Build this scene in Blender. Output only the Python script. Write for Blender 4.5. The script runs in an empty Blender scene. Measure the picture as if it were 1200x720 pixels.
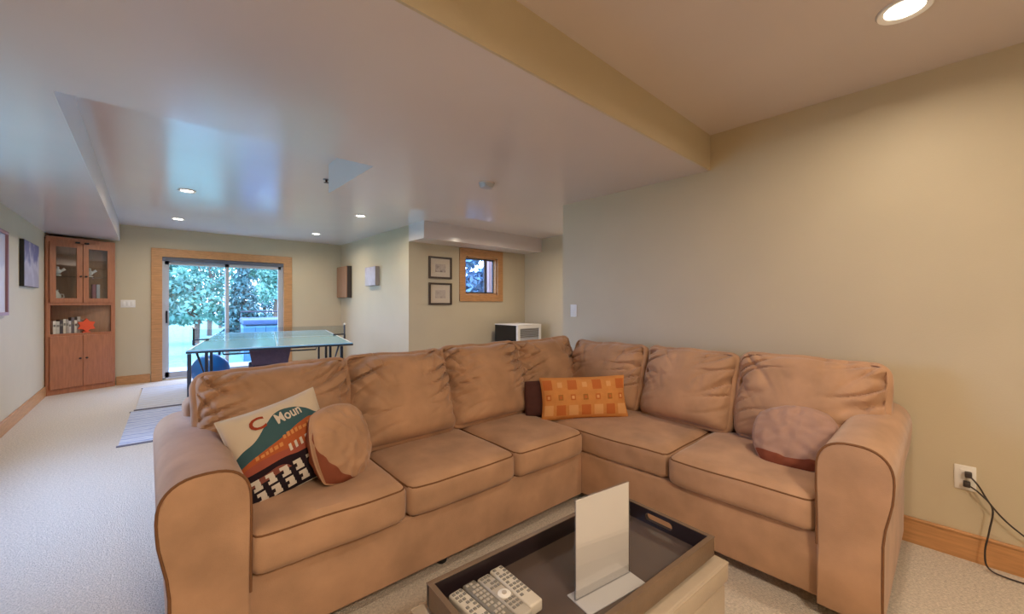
import bpy, bmesh, math, random
from mathutils import Vector, Matrix, noise

sc = bpy.context.scene
col = sc.collection
PI = math.pi

def lin(r, g, b):
    def f(c):
        c /= 255.0
        return c / 12.92 if c <= 0.04045 else ((c + 0.055) / 1.055) ** 2.4
    return (f(r), f(g), f(b), 1.0)

# ---------------------------------------------------------------- camera
cam_d = bpy.data.cameras.new('camera')
cam = bpy.data.objects.new('camera', cam_d)
col.objects.link(cam)
cam.location = (0, 0, 1.25)
cam.rotation_euler = (PI / 2, 0, -math.radians(42.32))
cam_d.sensor_width = 36
cam_d.lens = 14.068
cam_d.shift_y = -5 / 1200
cam_d.clip_start = 0.02
sc.camera = cam

# ---------------------------------------------------------------- world, exposure
w = bpy.data.worlds.new('sky')
sc.world = w
w.use_nodes = True
bg = w.node_tree.nodes['Background']
bg.inputs['Color'].default_value = (0.44, 0.60, 1.0, 1)
bg.inputs['Strength'].default_value = 13.0
sc.view_settings.view_transform = 'Standard'
sc.view_settings.look = 'None'
sc.view_settings.exposure = 0.0
sc.view_settings.gamma = 1.0
sc.view_settings.use_curve_mapping = False
try:
    sc.cycles.use_denoising = True
    sc.cycles.max_bounces = 10
    sc.cycles.diffuse_bounces = 6
    sc.cycles.transparent_max_bounces = 12
    sc.cycles.sample_clamp_indirect = 6
except Exception:
    pass
LAMP_COL = (1.0, 0.84, 0.66)
LAMP_W_NEAR = 8.0
LAMP_W_FAR = 14.0
FILL_DOME_W = 56.0

def portal(loc, rot, sx, sy):
    l = bpy.data.lights.new('daylight_portal', 'AREA')
    l.shape = 'RECTANGLE'; l.size = sx; l.size_y = sy
    l.cycles.is_portal = True
    o = bpy.data.objects.new('daylight_portal', l)
    o.location = loc; o.rotation_euler = rot
    col.objects.link(o)
portal((1.04, 8.66, 1.0), (-PI / 2, 0, 0), 1.9, 2.1)
portal((-1.16, 3.6, 1.25), (0, PI / 2, PI), 1.5, 2.0)
portal((4.37, 5.78, 1.72), (-PI / 2, 0, 0), 0.85, 0.8)

# ---------------------------------------------------------------- materials
def newmat(name):
    m = bpy.data.materials.new(name); m.use_nodes = True
    nt = m.node_tree
    return m, nt, nt.nodes['Principled BSDF']

def mat(name, rgb, rough=0.6, metal=0.0, var=0.0, vscale=8.0, bump=0.0, bscale=200.0, spec=0.5, stretch=None, sheen=0.0, detail=4, rgb2=None):
    m, nt, p = newmat(name)
    c = lin(*rgb)
    p.inputs['Base Color'].default_value = c
    p.inputs['Roughness'].default_value = rough
    p.inputs['Metallic'].default_value = metal
    p.inputs['Specular IOR Level'].default_value = spec
    if sheen:
        p.inputs['Sheen Weight'].default_value = sheen
        p.inputs['Sheen Roughness'].default_value = 0.4
    tc = nt.nodes.new('ShaderNodeTexCoord')
    src = tc.outputs['Object']
    if stretch:
        mp = nt.nodes.new('ShaderNodeMapping'); mp.inputs['Scale'].default_value = stretch
        nt.links.new(src, mp.inputs['Vector']); src = mp.outputs['Vector']
    if var or rgb2:
        n = nt.nodes.new('ShaderNodeTexNoise'); n.inputs['Scale'].default_value = vscale; n.inputs['Detail'].default_value = detail
        nt.links.new(src, n.inputs['Vector'])
        r = nt.nodes.new('ShaderNodeValToRGB')
        r.color_ramp.elements[0].position = 0.3; r.color_ramp.elements[1].position = 0.7
        if rgb2:
            r.color_ramp.elements[0].color = lin(*rgb2); r.color_ramp.elements[1].color = c
        else:
            r.color_ramp.elements[0].color = tuple(max(0, x * (1 - var)) for x in c[:3]) + (1,)
            r.color_ramp.elements[1].color = tuple(min(1, x * (1 + var)) for x in c[:3]) + (1,)
        nt.links.new(n.outputs['Fac'], r.inputs['Fac'])
        nt.links.new(r.outputs['Color'], p.inputs['Base Color'])
    if bump:
        n = nt.nodes.new('ShaderNodeTexNoise'); n.inputs['Scale'].default_value = bscale; n.inputs['Detail'].default_value = 3
        nt.links.new(src, n.inputs['Vector'])
        b = nt.nodes.new('ShaderNodeBump'); b.inputs['Strength'].default_value = bump; b.inputs['Distance'].default_value = 0.01
        nt.links.new(n.outputs['Fac'], b.inputs['Height']); nt.links.new(b.outputs['Normal'], p.inputs['Normal'])
    return m

def glass_mat(name, tint=(1, 1, 1), refl=0.06):
    m = bpy.data.materials.new(name); m.use_nodes = True
    nt = m.node_tree
    for n in list(nt.nodes): nt.nodes.remove(n)
    out = nt.nodes.new('ShaderNodeOutputMaterial')
    tr = nt.nodes.new('ShaderNodeBsdfTransparent'); tr.inputs['Color'].default_value = (*tint, 1)
    gl = nt.nodes.new('ShaderNodeBsdfGlossy'); gl.inputs['Roughness'].default_value = 0.02
    mx = nt.nodes.new('ShaderNodeMixShader'); mx.inputs['Fac'].default_value = refl
    nt.links.new(tr.outputs[0], mx.inputs[1]); nt.links.new(gl.outputs[0], mx.inputs[2]); nt.links.new(mx.outputs[0], out.inputs['Surface'])
    return m

def emit_mat(name, rgb, s):
    m, nt, p = newmat(name)
    p.inputs['Base Color'].default_value = (0.9, 0.9, 0.9, 1)
    p.inputs['Emission Color'].default_value = (*rgb, 1)
    p.inputs['Emission Strength'].default_value = s
    return m

M = {}
M['wall'] = mat('wall_paint', (194, 181, 154), 0.55, var=0.02, vscale=3, bump=0.06, bscale=120, spec=0.3)
M['ceil'] = mat('ceiling_paint', (214, 204, 201), 0.19, var=0.015, vscale=2, bump=0.012, bscale=40, spec=0.5)
M['carpet'] = mat('carpet_pile', (206, 194, 178), 0.95, var=0.18, vscale=90, bump=0.9, bscale=160, spec=0.1)
M['oak'] = mat('honey_wood', (186, 136, 88), 0.42, var=0.16, vscale=5, stretch=(1.5, 1.5, 14))
M['oakh'] = mat('honey_wood_horizontal', (186, 136, 88), 0.42, var=0.16, vscale=5, stretch=(3, 1.2, 14))
M['cherry'] = mat('cherry_wood', (172, 112, 80), 0.4, var=0.14, vscale=6, stretch=(8, 8, 1))
M['cherry_dark'] = mat('cherry_wood_inside', (168, 132, 104), 0.5, var=0.1, vscale=6, stretch=(8, 8, 1))
M['suede'] = mat('tan_suede', (178, 140, 110), 0.9, var=0.16, vscale=6, bump=0.12, bscale=260, spec=0.12, sheen=0.25)
M['pipe'] = mat('brown_piping', (120, 84, 58), 0.85, spec=0.1)
M['mauve'] = mat('mauve_tan_suede', (166, 132, 116), 0.9, var=0.08, vscale=9, bump=0.08, bscale=260, spec=0.12, sheen=0.25)
M['rust'] = mat('rust_suede', (132, 74, 54), 0.9, var=0.1, vscale=12, spec=0.12)
M['dkwood'] = mat('espresso_wood', (38, 28, 30), 0.28, var=0.1, vscale=6)
M['tray_in'] = mat('espresso_tray_base', (84, 70, 62), 0.06, var=0.06, vscale=4, spec=0.8)
M['tray_out'] = mat('tray_outer_leather', (110, 88, 68), 0.4, var=0.12, vscale=10, bump=0.05, bscale=150)
M['leather'] = mat('taupe_leather', (170, 153, 132), 0.45, var=0.08, vscale=7, bump=0.06, bscale=180)
M['white'] = mat('white_plastic', (226, 222, 214), 0.4)
M['paper'] = mat('white_paper', (238, 232, 226), 0.7)
M['acryl'] = glass_mat('clear_acrylic', (0.93, 0.93, 0.93), 0.10)
M['acryl_base'] = glass_mat('frosted_acrylic', (0.9, 0.9, 0.9), 0.55)
_nt = M['acryl_base'].node_tree
_df = _nt.nodes.new('ShaderNodeBsdfDiffuse'); _df.inputs['Color'].default_value = (.75, .72, .70, 1)
_mx = [n for n in _nt.nodes if n.type == 'MIX_SHADER'][0]
_nt.links.new(_df.outputs[0], _mx.inputs[2])
M['glass'] = glass_mat('window_glass', (0.96, 0.98, 1.0), 0.05)
M['cabglass'] = glass_mat('cabinet_glass', (0.92, 0.94, 0.94), 0.07)
M['vinyl'] = mat('grey_vinyl', (176, 178, 182), 0.4)
M['dkgrey'] = mat('dark_grey_metal', (84, 90, 104), 0.4)
M['black'] = mat('black_plastic', (20, 19, 20), 0.4)
M['knob'] = mat('dark_knob', (48, 30, 22), 0.35)
M['silver'] = mat('silver_plastic', (176, 166, 152), 0.4, metal=0.1)
M['silver2'] = mat('pale_silver_plastic', (198, 188, 172), 0.4)
M['greyplast'] = mat('grey_plastic', (122, 116, 106), 0.45)
M['cord'] = mat('black_cord', (52, 42, 38), 0.5)
M['brass'] = mat('dull_brass', (120, 92, 60), 0.35, metal=0.6)
M['chair'] = mat('plum_fabric', (96, 74, 84), 0.85, var=0.1, vscale=30)
M['bulb'] = emit_mat('lamp_lens', (1.0, 0.9, 0.76), 14.0)
M['white_t'] = mat('table_line_white', (214, 222, 224), 0.4)
M['ttop'] = mat('pale_blue_tabletop', (150, 206, 222), 0.10, var=0.02, vscale=3)
M['steel'] = mat('dark_steel', (44, 46, 52), 0.4, metal=0.3)

# ---------------------------------------------------------------- mesh helpers
class MB:
    def __init__(self):
        self.v = []; self.f = []; self.m = []
    def add(self, vs, fs, mi=0, mx=None):
        o = len(self.v)
        for p in vs:
            p = Vector(p)
            if mx is not None: p = mx @ p
            self.v.append(tuple(p))
        for f in fs:
            self.f.append(tuple(i + o for i in f)); self.m.append(mi)
        return self
    def box(self, x0, x1, y0, y1, z0, z1, mi=0, mx=None):
        vs = [(x0,y0,z0),(x1,y0,z0),(x1,y1,z0),(x0,y1,z0),(x0,y0,z1),(x1,y0,z1),(x1,y1,z1),(x0,y1,z1)]
        return self.add(vs, [(0,3,2,1),(4,5,6,7),(0,1,5,4),(1,2,6,5),(2,3,7,6),(3,0,4,7)], mi, mx)
    def rbox(self, x0, x1, y0, y1, z0, z1, r=0.01, seg=2, mi=0, mx=None):
        bm = bmesh.new(); bmesh.ops.create_cube(bm, size=1)
        for v in bm.verts:
            v.co = Vector(((x0+x1)/2 + v.co.x*(x1-x0), (y0+y1)/2 + v.co.y*(y1-y0), (z0+z1)/2 + v.co.z*(z1-z0)))
        bmesh.ops.bevel(bm, geom=bm.edges[:], offset=r, segments=seg, profile=0.5, affect='EDGES')
        self.bm(bm, mi, mx); return self
    def bm(self, bm, mi=0, mx=None):
        bm.verts.index_update()
        self.add([v.co.copy() for v in bm.verts], [[v.index for v in f.verts] for f in bm.faces], mi, mx)
        bm.free(); return self
    def tube(self, pts, r, n=8, closed=False, mi=0, mx=None, caps=True):
        pts = [Vector(p) for p in pts]; N = len(pts); vs = []; fs = []
        up = None
        for i, p in enumerate(pts):
            if closed: t = pts[(i+1) % N] - pts[i-1]
            else: t = pts[min(i+1, N-1)] - pts[max(i-1, 0)]
            t = t.normalized() if t.length > 1e-9 else Vector((0,0,1))
            if up is None:
                up = Vector((0,0,1)) if abs(t.z) < 0.9 else Vector((1,0,0))
            a = (up - t*up.dot(t))
            a = a.normalized() if a.length > 1e-6 else t.orthogonal().normalized()
            b = t.cross(a); up = a
            rr = r[i] if isinstance(r, (list, tuple)) else r
            for k in range(n):
                an = 2*PI*k/n
                vs.append(p + a*math.cos(an)*rr + b*math.sin(an)*rr)
        L = N if closed else N-1
        for i in range(L):
            j = (i+1) % N
            for k in range(n):
                q = (k+1) % n
                fs.append((i*n+k, i*n+q, j*n+q, j*n+k))
        if not closed and caps:
            fs.append(tuple(range(n))[::-1]); fs.append(tuple((N-1)*n+k for k in range(n)))
        return self.add(vs, fs, mi, mx)
    def lathe(self, prof, n=20, mi=0, mx=None):
        vs = []; fs = []
        for (r, z) in prof:
            for k in range(n):
                a = 2*PI*k/n; vs.append((r*math.cos(a), r*math.sin(a), z))
        for i in range(len(prof)-1):
            for k in range(n):
                q = (k+1) % n
                fs.append((i*n+k, i*n+q, (i+1)*n+q, (i+1)*n+k))
        fs.append(tuple(range(n))[::-1]); fs.append(tuple((len(prof)-1)*n+k for k in range(n)))
        return self.add(vs, fs, mi, mx)
    def prism(self, poly, z0, z1, mi=0, mx=None):
        n = len(poly)
        vs = [(x, y, z0) for x, y in poly] + [(x, y, z1) for x, y in poly]
        fs = [tuple(range(n))[::-1], tuple(range(n, 2*n))] + [(i, (i+1) % n, n+(i+1) % n, n+i) for i in range(n)]
        return self.add(vs, fs, mi, mx)
    def build(self, name, mats, parent=None, smooth=False, sharp=35):
        me = bpy.data.meshes.new(name)
        me.from_pydata(self.v, [], self.f)
        if not isinstance(mats, (list, tuple)): mats = [mats]
        for m in mats: me.materials.append(M[m] if isinstance(m, str) else m)
        if len(mats) > 1: me.polygons.foreach_set('material_index', self.m)
        if smooth:
            me.polygons.foreach_set('use_smooth', [True]*len(me.polygons))
            me.set_sharp_from_angle(angle=math.radians(sharp))
        me.update()
        o = bpy.data.objects.new(name, me); col.objects.link(o)
        if parent is not None: o.parent = parent
        return o

def tag(o, label, cat, group=None, kind=None):
    o['label'] = label; o['category'] = cat
    if group: o['group'] = group
    if kind: o['kind'] = kind
    return o
def thing(name, label, cat, loc=(0,0,0), rotz=0, group=None):
    o = bpy.data.objects.new(name, None); col.objects.link(o)
    o.location = loc; o.rotation_euler = (0, 0, rotz); o.empty_display_size = 0.1
    return tag(o, label, cat, group)
def struct(name, mb, m, label, parent=None, smooth=False):
    o = mb.build(name, m, parent, smooth)
    o['kind'] = 'structure'; o['label'] = label; o['category'] = 'room'
    return o
def copy_tree(o, parent=None):
    c = o.copy(); col.objects.link(c); c.parent = parent
    for ch in list(o.children): copy_tree(ch, c)
    return c

def wall_with_hole(mb, axis, a0, a1, t0, t1, z0, z1, h):
    """wall slab along X (axis 'x') with thickness range t0..t1 in Y; hole h=(h0,h1,hz0,hz1)"""
    def b(p0, p1, q0, q1):
        if p1-p0 < 1e-5 or q1-q0 < 1e-5: return
        if axis == 'x': mb.box(p0, p1, t0, t1, q0, q1)
        else: mb.box(t0, t1, p0, p1, q0, q1)
    b(a0, h[0], z0, z1); b(h[1], a1, z0, z1); b(h[0], h[1], z0, h[2]); b(h[0], h[1], h[3], z1)
    return mb

# ---------------------------------------------------------------- room shell
XL, XR, XN = -1.02, 2.957, 5.43
YB, YF, YN = -2.6, 8.5, 5.596
H, L = 2.44, 2.19
Y_BEAM, Y_T1, Y_T2, X_T = 1.165, 2.68, 3.6, 1.15
X_SOF, Y_SOF = -0.31, 5.14
Y_RW = 2.52
DX0, DX1, DZ1 = 0.161, 1.91, 2.0
WX0, WX1, WZ0, WZ1 = 4.00, 4.74, 1.385, 2.06

SHELL = [(XL-.13, YB-.13), (XN+.13, YB-.13), (XN+.13, YN+.15), (XR+.14, YN+.15), (XR+.14, YF+.15), (XL-.13, YF+.15)]
struct('floor', MB().prism(SHELL, -.1, 0), 'carpet', 'pale beige looped carpet covering the whole room')
struct('ceiling', MB().prism(SHELL, H, H+.12), 'ceil', 'upper white painted ceiling of the raised areas')
low = MB()
low.prism([(XL, Y_BEAM), (XN, Y_BEAM), (XN, Y_T2), (X_T, Y_T2), (X_T, Y_T1), (X_SOF, Y_T1), (X_SOF, YF), (XL, YF)], L, H)
struct('ceiling_dropped', low, 'ceil', 'dropped white ceiling with ducts above the sofa and along the left wall')
struct('trim_1', MB().box(XL, XR, Y_BEAM-.012, Y_BEAM, L, H), 'wall', 'beige painted vertical face of the dropped ceiling above the sofa')
LW = (2.6, 4.6, .5, 2.0)  # opening for the added left window
struct('wall_left', wall_with_hole(MB(), 'y', YB-.13, YF+.15, XL-.13, XL, 0, H, LW), 'wall', 'long left wall with pictures')
struct('wall_back', MB().box(XL-.13, XR+.13, YB-.13, YB, 0, H), 'wall', 'wall behind the viewer')
struct('wall_right', MB().box(XR, XR+.13, YB, Y_RW, 0, H), 'wall', 'plain beige wall behind the right half of the sofa')
struct('wall_far', wall_with_hole(MB(), 'x', XL, XR+.14, YF, YF+.15, 0, H, (DX0, DX1, 0.02, DZ1)), 'wall', 'far wall holding the sliding glass door')
struct('wall_side', MB().box(XR, XR+.14, YN, YF, 0, H), 'wall', 'wall to the right of the sliding door, lit by daylight')
struct('wall_nook', wall_with_hole(MB(), 'x', XR+.14, XN, YN, YN+.15, 0, H, (WX0, WX1, WZ0, WZ1)), 'wall', 'back wall of the nook with the small window')
struct('wall_nook_side', MB().box(XN, XN+.13, Y_RW-.12, YN+.15, 0, H), 'wall', 'right side wall of the nook')
struct('wall_nook_front', MB().box(XR+.13, XN, Y_RW-.13, Y_RW-.005, 0, L), 'wall', 'hidden near wall of the nook')
struct('trim_2', MB().box(XR, XN, Y_SOF, YN, L, H), 'ceil', 'beige soffit above the small window')

# baseboards
def baseboard(name, x0, x1, y0, y1, label):
    mb = MB().box(x0, x1, y0, y1, 0, .118)
    if x1-x0 < y1-y0:
        xm = x0 if abs(x0 - XR) < .03 and x0 < XR else x0
    mb.rbox(min(x0, x1), max(x0, x1), y0, y1, .110, .132, .006, 2)
    struct(name, mb, 'oakh', label)
baseboard('baseboard_right', XR-.018, XR, YB, Y_RW, 'honey wood baseboard under the right wall outlet')
baseboard('baseboard_left', XL, XL+.018, YB, 8.14, 'honey wood baseboard along the left wall')
baseboard('baseboard_far', -0.35, 0.03, YF-.018, YF, 'honey wood baseboard between cabinet and sliding door')
baseboard('baseboard_far_right', 2.04, XR, YF-.018, YF, 'honey wood baseboard right of the sliding door')
baseboard('baseboard_side', XR-.018, XR, YN, YF-.02, 'honey wood baseboard right of the table tennis table')
baseboard('baseboard_nook', XR+.02, XN, YN-.018, YN, 'honey wood baseboard in the window nook')

# ---------------------------------------------------------------- sliding door
d = struct('door_1', MB().box(DX0, DX0+.045, YF+.02, YF+.13, .02, DZ1).box(DX1-.045, DX1, YF+.02, YF+.13, .02, DZ1)
           .box(DX0, DX1, YF+.02, YF+.13, DZ1-.05, DZ1).box(DX0, DX1, YF+.02, YF+.13, .0, .035), 'vinyl', 'sliding glass patio door with honey wood casing')
d['category'] = 'door'
def part(name, mb, m, parent, smooth=False, label=None, kind=None):
    o = mb.build(name, m, parent, smooth)
    if label: o['label'] = label
    if kind: o['kind'] = kind
    return o
part('casing', MB().rbox(.04, DX0+.012, YF-.024, YF, 0, 2.115, .004), 'oak', d)
part('casing', MB().rbox(DX1-.012, 2.04, YF-.024, YF, 0, 2.115, .004), 'oak', d)
part('casing', MB().rbox(.04, 2.04, YF-.026, YF-.001, DZ1-.012, 2.118, .004), 'oakh', d)
part('jamb', MB().box(DX0, DX0+.012, YF, YF+.03, .02, DZ1), 'oak', d)
part('jamb', MB().box(DX1-.012, DX1, YF, YF+.03, .02, DZ1), 'oak', d)
part('jamb', MB().box(DX0, DX1, YF, YF+.03, DZ1-.012, DZ1), 'oakh', d)
XM = 1.03
for (a, b, yy) in ((DX0+.045, XM+.025, YF+.09), (XM-.025, DX1-.045, YF+.05)):
    s = part('sash', MB().box(a, a+.05, yy-.018, yy+.018, .035, DZ1-.05).box(b-.05, b, yy-.018, yy+.018, .035, DZ1-.05)
             .box(a, b, yy-.018, yy+.018, DZ1-.13, DZ1-.05).box(a, b, yy-.018, yy+.018, .035, .12), 'vinyl', d)
    part('pane', MB().box(a+.05, b-.05, yy-.003, yy+.003, .12, DZ1-.13), 'glass', s)
part('blind_rail', MB().rbox(DX0+.012, DX1-.012, YF+.0, YF+.03, DZ1-.075, DZ1-.012, .004), 'dkgrey', d)
part('door_handle', MB().rbox(DX0+.055, DX0+.08, YF+.04, YF+.072, .92, 1.12, .006), 'black', d)

lw = struct('added_window', MB().box(XL-.11, XL-.04, LW[0], LW[0]+.05, LW[2], LW[3]).box(XL-.11, XL-.04, LW[1]-.05, LW[1], LW[2], LW[3])
            .box(XL-.11, XL-.04, LW[0], LW[1], LW[2], LW[2]+.05).box(XL-.11, XL-.04, LW[0], LW[1], LW[3]-.05, LW[3]).box(XL-.10, XL-.05, 3.575, 3.625, LW[2], LW[3]), 'vinyl', 'unseen window added in the left wall beside the viewer to let in more daylight')
lw['category'] = 'window'  # unseen window, added so daylight lifts the dim left side
for (a, b) in ((LW[0]+.05, 3.575), (3.625, LW[1]-.05)):
    part('pane', MB().box(XL-.078, XL-.072, a, b, LW[2]+.05, LW[3]-.05), 'glass', lw)
for (y0, y1, z0, z1) in ((LW[0]-.09, LW[0], LW[2]-.09, LW[3]+.09), (LW[1], LW[1]+.09, LW[2]-.09, LW[3]+.09), (LW[0], LW[1], LW[3], LW[3]+.09), (LW[0], LW[1], LW[2]-.09, LW[2])):
    part('casing', MB().box(XL, XL+.022, y0, y1, z0, z1), 'oakh', lw)
# ---------------------------------------------------------------- nook window
wn = struct('window_1', MB().box(WX0, WX0+.03, YN+.02, YN+.13, WZ0, WZ1).box(WX1-.03, WX1, YN+.02, YN+.13, WZ0, WZ1)
            .box(WX0, WX1, YN+.02, YN+.13, WZ1-.03, WZ1).box(WX0, WX1, YN+.02, YN+.13, WZ0, WZ0+.03), 'oakh', 'small honey wood framed sliding window in the nook')
wn['category'] = 'window'
part('casing', MB().rbox(WX0-.11, WX0+.01, YN-.022, YN, WZ0-.11, WZ1+.12, .004), 'oak', wn)
part('casing', MB().rbox(WX1-.01, WX1+.11, YN-.022, YN, WZ0-.11, WZ1+.12, .004), 'oak', wn)
part('casing', MB().rbox(WX0-.11, WX1+.11, YN-.024, YN-.001, WZ1-.01, WZ1+.122, .004), 'oakh', wn)
part('casing', MB().rbox(WX0-.11, WX1+.11, YN-.024, YN-.001, WZ0-.112, WZ0+.01, .004), 'oakh', wn)
wm = WX0 + .50
s = part('sash', MB().box(WX0+.03, WX0+.05, YN+.05, YN+.08, WZ0+.03, WZ1-.03).box(wm-.03, wm+.03, YN+.05, YN+.08, WZ0+.03, WZ1-.03)
         .box(WX0+.03, wm, YN+.05, YN+.08, WZ0+.03, WZ0+.055).box(WX0+.03, wm, YN+.05, YN+.08, WZ1-.055, WZ1-.03), 'dkgrey', wn)
part('pane', MB().box(WX0+.05, wm-.03, YN+.063, YN+.067, WZ0+.055, WZ1-.055), 'glass', s)
s = part('sash', MB().box(wm+.02, wm+.05, YN+.085, YN+.11, WZ0+.03, WZ1-.03).box(WX1-.05, WX1-.03, YN+.085, YN+.11, WZ0+.03, WZ1-.03)
         .box(wm+.02, WX1-.03, YN+.085, YN+.11, WZ0+.03, WZ0+.055).box(wm+.02, WX1-.03, YN+.085, YN+.11, WZ1-.055, WZ1-.03), 'dkgrey', wn)
part('pane', MB().box(wm+.05, WX1-.05, YN+.098, YN+.101, WZ0+.055, WZ1-.055), 'glass', s)
part('latch', MB().rbox(WX0+.06, WX0+.085, YN+.0, YN+.02, WZ1-.02, WZ1+.04, .004), 'knob', wn)

# ---------------------------------------------------------------- recessed lights
def downlight(x, y, z, watt, label, r=.075, group='recessed ceiling downlights'):
    t = thing('recessed_light', label, 'ceiling light', (x, y, z), 0, group)
    n = 28
    prof = [(r*.72, .0), (r*.74, -.004), (r*.98, -.010), (r*1.02, -.006), (r*1.02, .0)]
    mb = MB(); vs = []; fs = []
    for (rr, zz) in prof:
        for k in range(n): vs.append((rr*math.cos(2*PI*k/n), rr*math.sin(2*PI*k/n), zz-.0005))
    for i in range(len(prof)-1):
        for k in range(n):
            q = (k+1) % n; fs.append((i*n+k, i*n+q, (i+1)*n+q, (i+1)*n+k))
    part('trim_ring', mb.add(vs, fs), 'white', t, True)
    part('lens', MB().lathe([(r*.2, -.005), (r*.60, -.004), (r*.725, -.0015), (r*.725, -.0008)], n), 'bulb', t, True)
    ld = bpy.data.lights.new('lamp', 'AREA'); ld.shape = 'DISK'; ld.size = r*1.3; ld.energy = watt; ld.color = LAMP_COL
    ld.spread = math.radians(165)
    lo = bpy.data.objects.new('lamp', ld); lo.location = (0, 0, -.014); col.objects.link(lo); lo.parent = t
    return t
downlight(2.262, .128, H, LAMP_W_NEAR, 'round recessed downlight in the near ceiling at the top right', .085)
downlight(0.33, .128, H, LAMP_W_NEAR, 'unseen recessed downlight added in the near ceiling straight above the viewer', .085)  # added lamp out of view, more ambient light
downlight(2.262, -1.75, H, LAMP_W_NEAR, 'unseen recessed downlight added behind the viewer near the right wall', .085)  # unseen lamp added to fill the near room
downlight(0.33, -1.75, H, LAMP_W_NEAR, 'unseen recessed downlight added behind the viewer near the left wall', .085)  # also an added, unseen fill lamp
downlight(.309, 5.46, H, LAMP_W_FAR, 'recessed downlight nearest the viewer over the left side of the table tennis table')
downlight(.32, 7.38, H, LAMP_W_FAR, 'recessed downlight close to the far wall above the left door jamb')
downlight(2.15, 7.38, H, LAMP_W_FAR, 'recessed downlight close to the far wall right of the sliding door')
downlight(4.2, 4.1, H, 22.0, 'recessed downlight added out of sight in the nook ceiling to brighten the nook')  # lamp added out of sight because the nook was too dark
downlight(2.15, 5.44, H, LAMP_W_FAR, 'rightmost recessed downlight of the far raised ceiling')

# unseen flush-mount dome light added behind the viewer as soft fill
def dome(x, y, watt, label):
    t = thing('fill_dome_light', label, 'ceiling light', (x, y, H), 0, 'unseen dome light added behind the viewer')
    part('base_ring', MB().lathe([(.19, -.03), (.20, -.02), (.20, -.001)], 32), 'white', t, True)
    part('globe', MB().lathe([(.01, -.125), (.07, -.118), (.13, -.095), (.17, -.06), (.182, -.03)], 32), emit_mat('fill_dome_glass', (1, .86, .68), 3.0), t, True)
    ld = bpy.data.lights.new('lamp', 'AREA'); ld.shape = 'DISK'; ld.size = .34; ld.energy = watt; ld.color = LAMP_COL
    lo = bpy.data.objects.new('lamp', ld); lo.location = (0, 0, -.135); col.objects.link(lo); lo.parent = t
dome(.2, -1.1, FILL_DOME_W, 'unseen frosted dome light added on the ceiling behind the viewer')

# ---------------------------------------------------------------- cushions
def soft_box(w, d, h, r, n=(20, 6, 14), fn=None):
    """rounded box, x width, y depth, z height, centred; fn(pos, unit) -> pos"""
    a = Vector((w/2, d/2, h/2)); inner = Vector((max(a.x-r, 0), max(a.y-r, 0), max(a.z-r, 0)))
    vs = []; idx = {}; fs = []
    def sp(k, n, ax):
        # concentrate samples near the rounded edges
        t = -1 + 2*k/n
        return math.copysign(abs(t)**0.85, t)
    def vert(p):
        key = tuple(round(c, 5) for c in p)
        if key in idx: return idx[key]
        q = Vector((p[0]*a.x, p[1]*a.y, p[2]*a.z))
        c = Vector((max(-inner.x, min(inner.x, q.x)), max(-inner.y, min(inner.y, q.y)), max(-inner.z, min(inner.z, q.z))))
        dv = q - c
        if dv.length < 1e-9: pos = q
        else: pos = c + dv.normalized()*r
        u = Vector((p[0], p[1], p[2]))
        if fn: pos = fn(pos, u)
        idx[key] = len(vs); vs.append(tuple(pos)); return idx[key]
    for ax in range(3):
        b, c = (ax+1) % 3, (ax+2) % 3
        for s in (-1, 1):
            for i in range(n[b]):
                for j in range(n[c]):
                    q = []
                    for (ii, jj) in ((i, j), (i+1, j), (i+1, j+1), (i, j+1)):
                        p = [0, 0, 0]; p[ax] = s; p[b] = sp(ii, n[b], b); p[c] = sp(jj, n[c], c)
                        q.append(vert(p))
                    fs.append(tuple(q) if s > 0 else tuple(q[::-1]))
    return vs, fs

def seat_fn(crown, seed):
    def fn(p, u):
        q = p.copy()
        k = max(0, 1-u.x**2)*max(0, 1-u.y**2)
        if u.z > 0: q.z += crown*k**0.6*u.z
        q += Vector((0, 0, 1))*.004*noise.noise(Vector((p.x*5+seed, p.y*5, p.z*3)))
        q.y -= .008*max(0, 1-u.x**2)*(1 if u.y < 0 else 0)*max(0, -u.y)
        return q
    return fn

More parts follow.
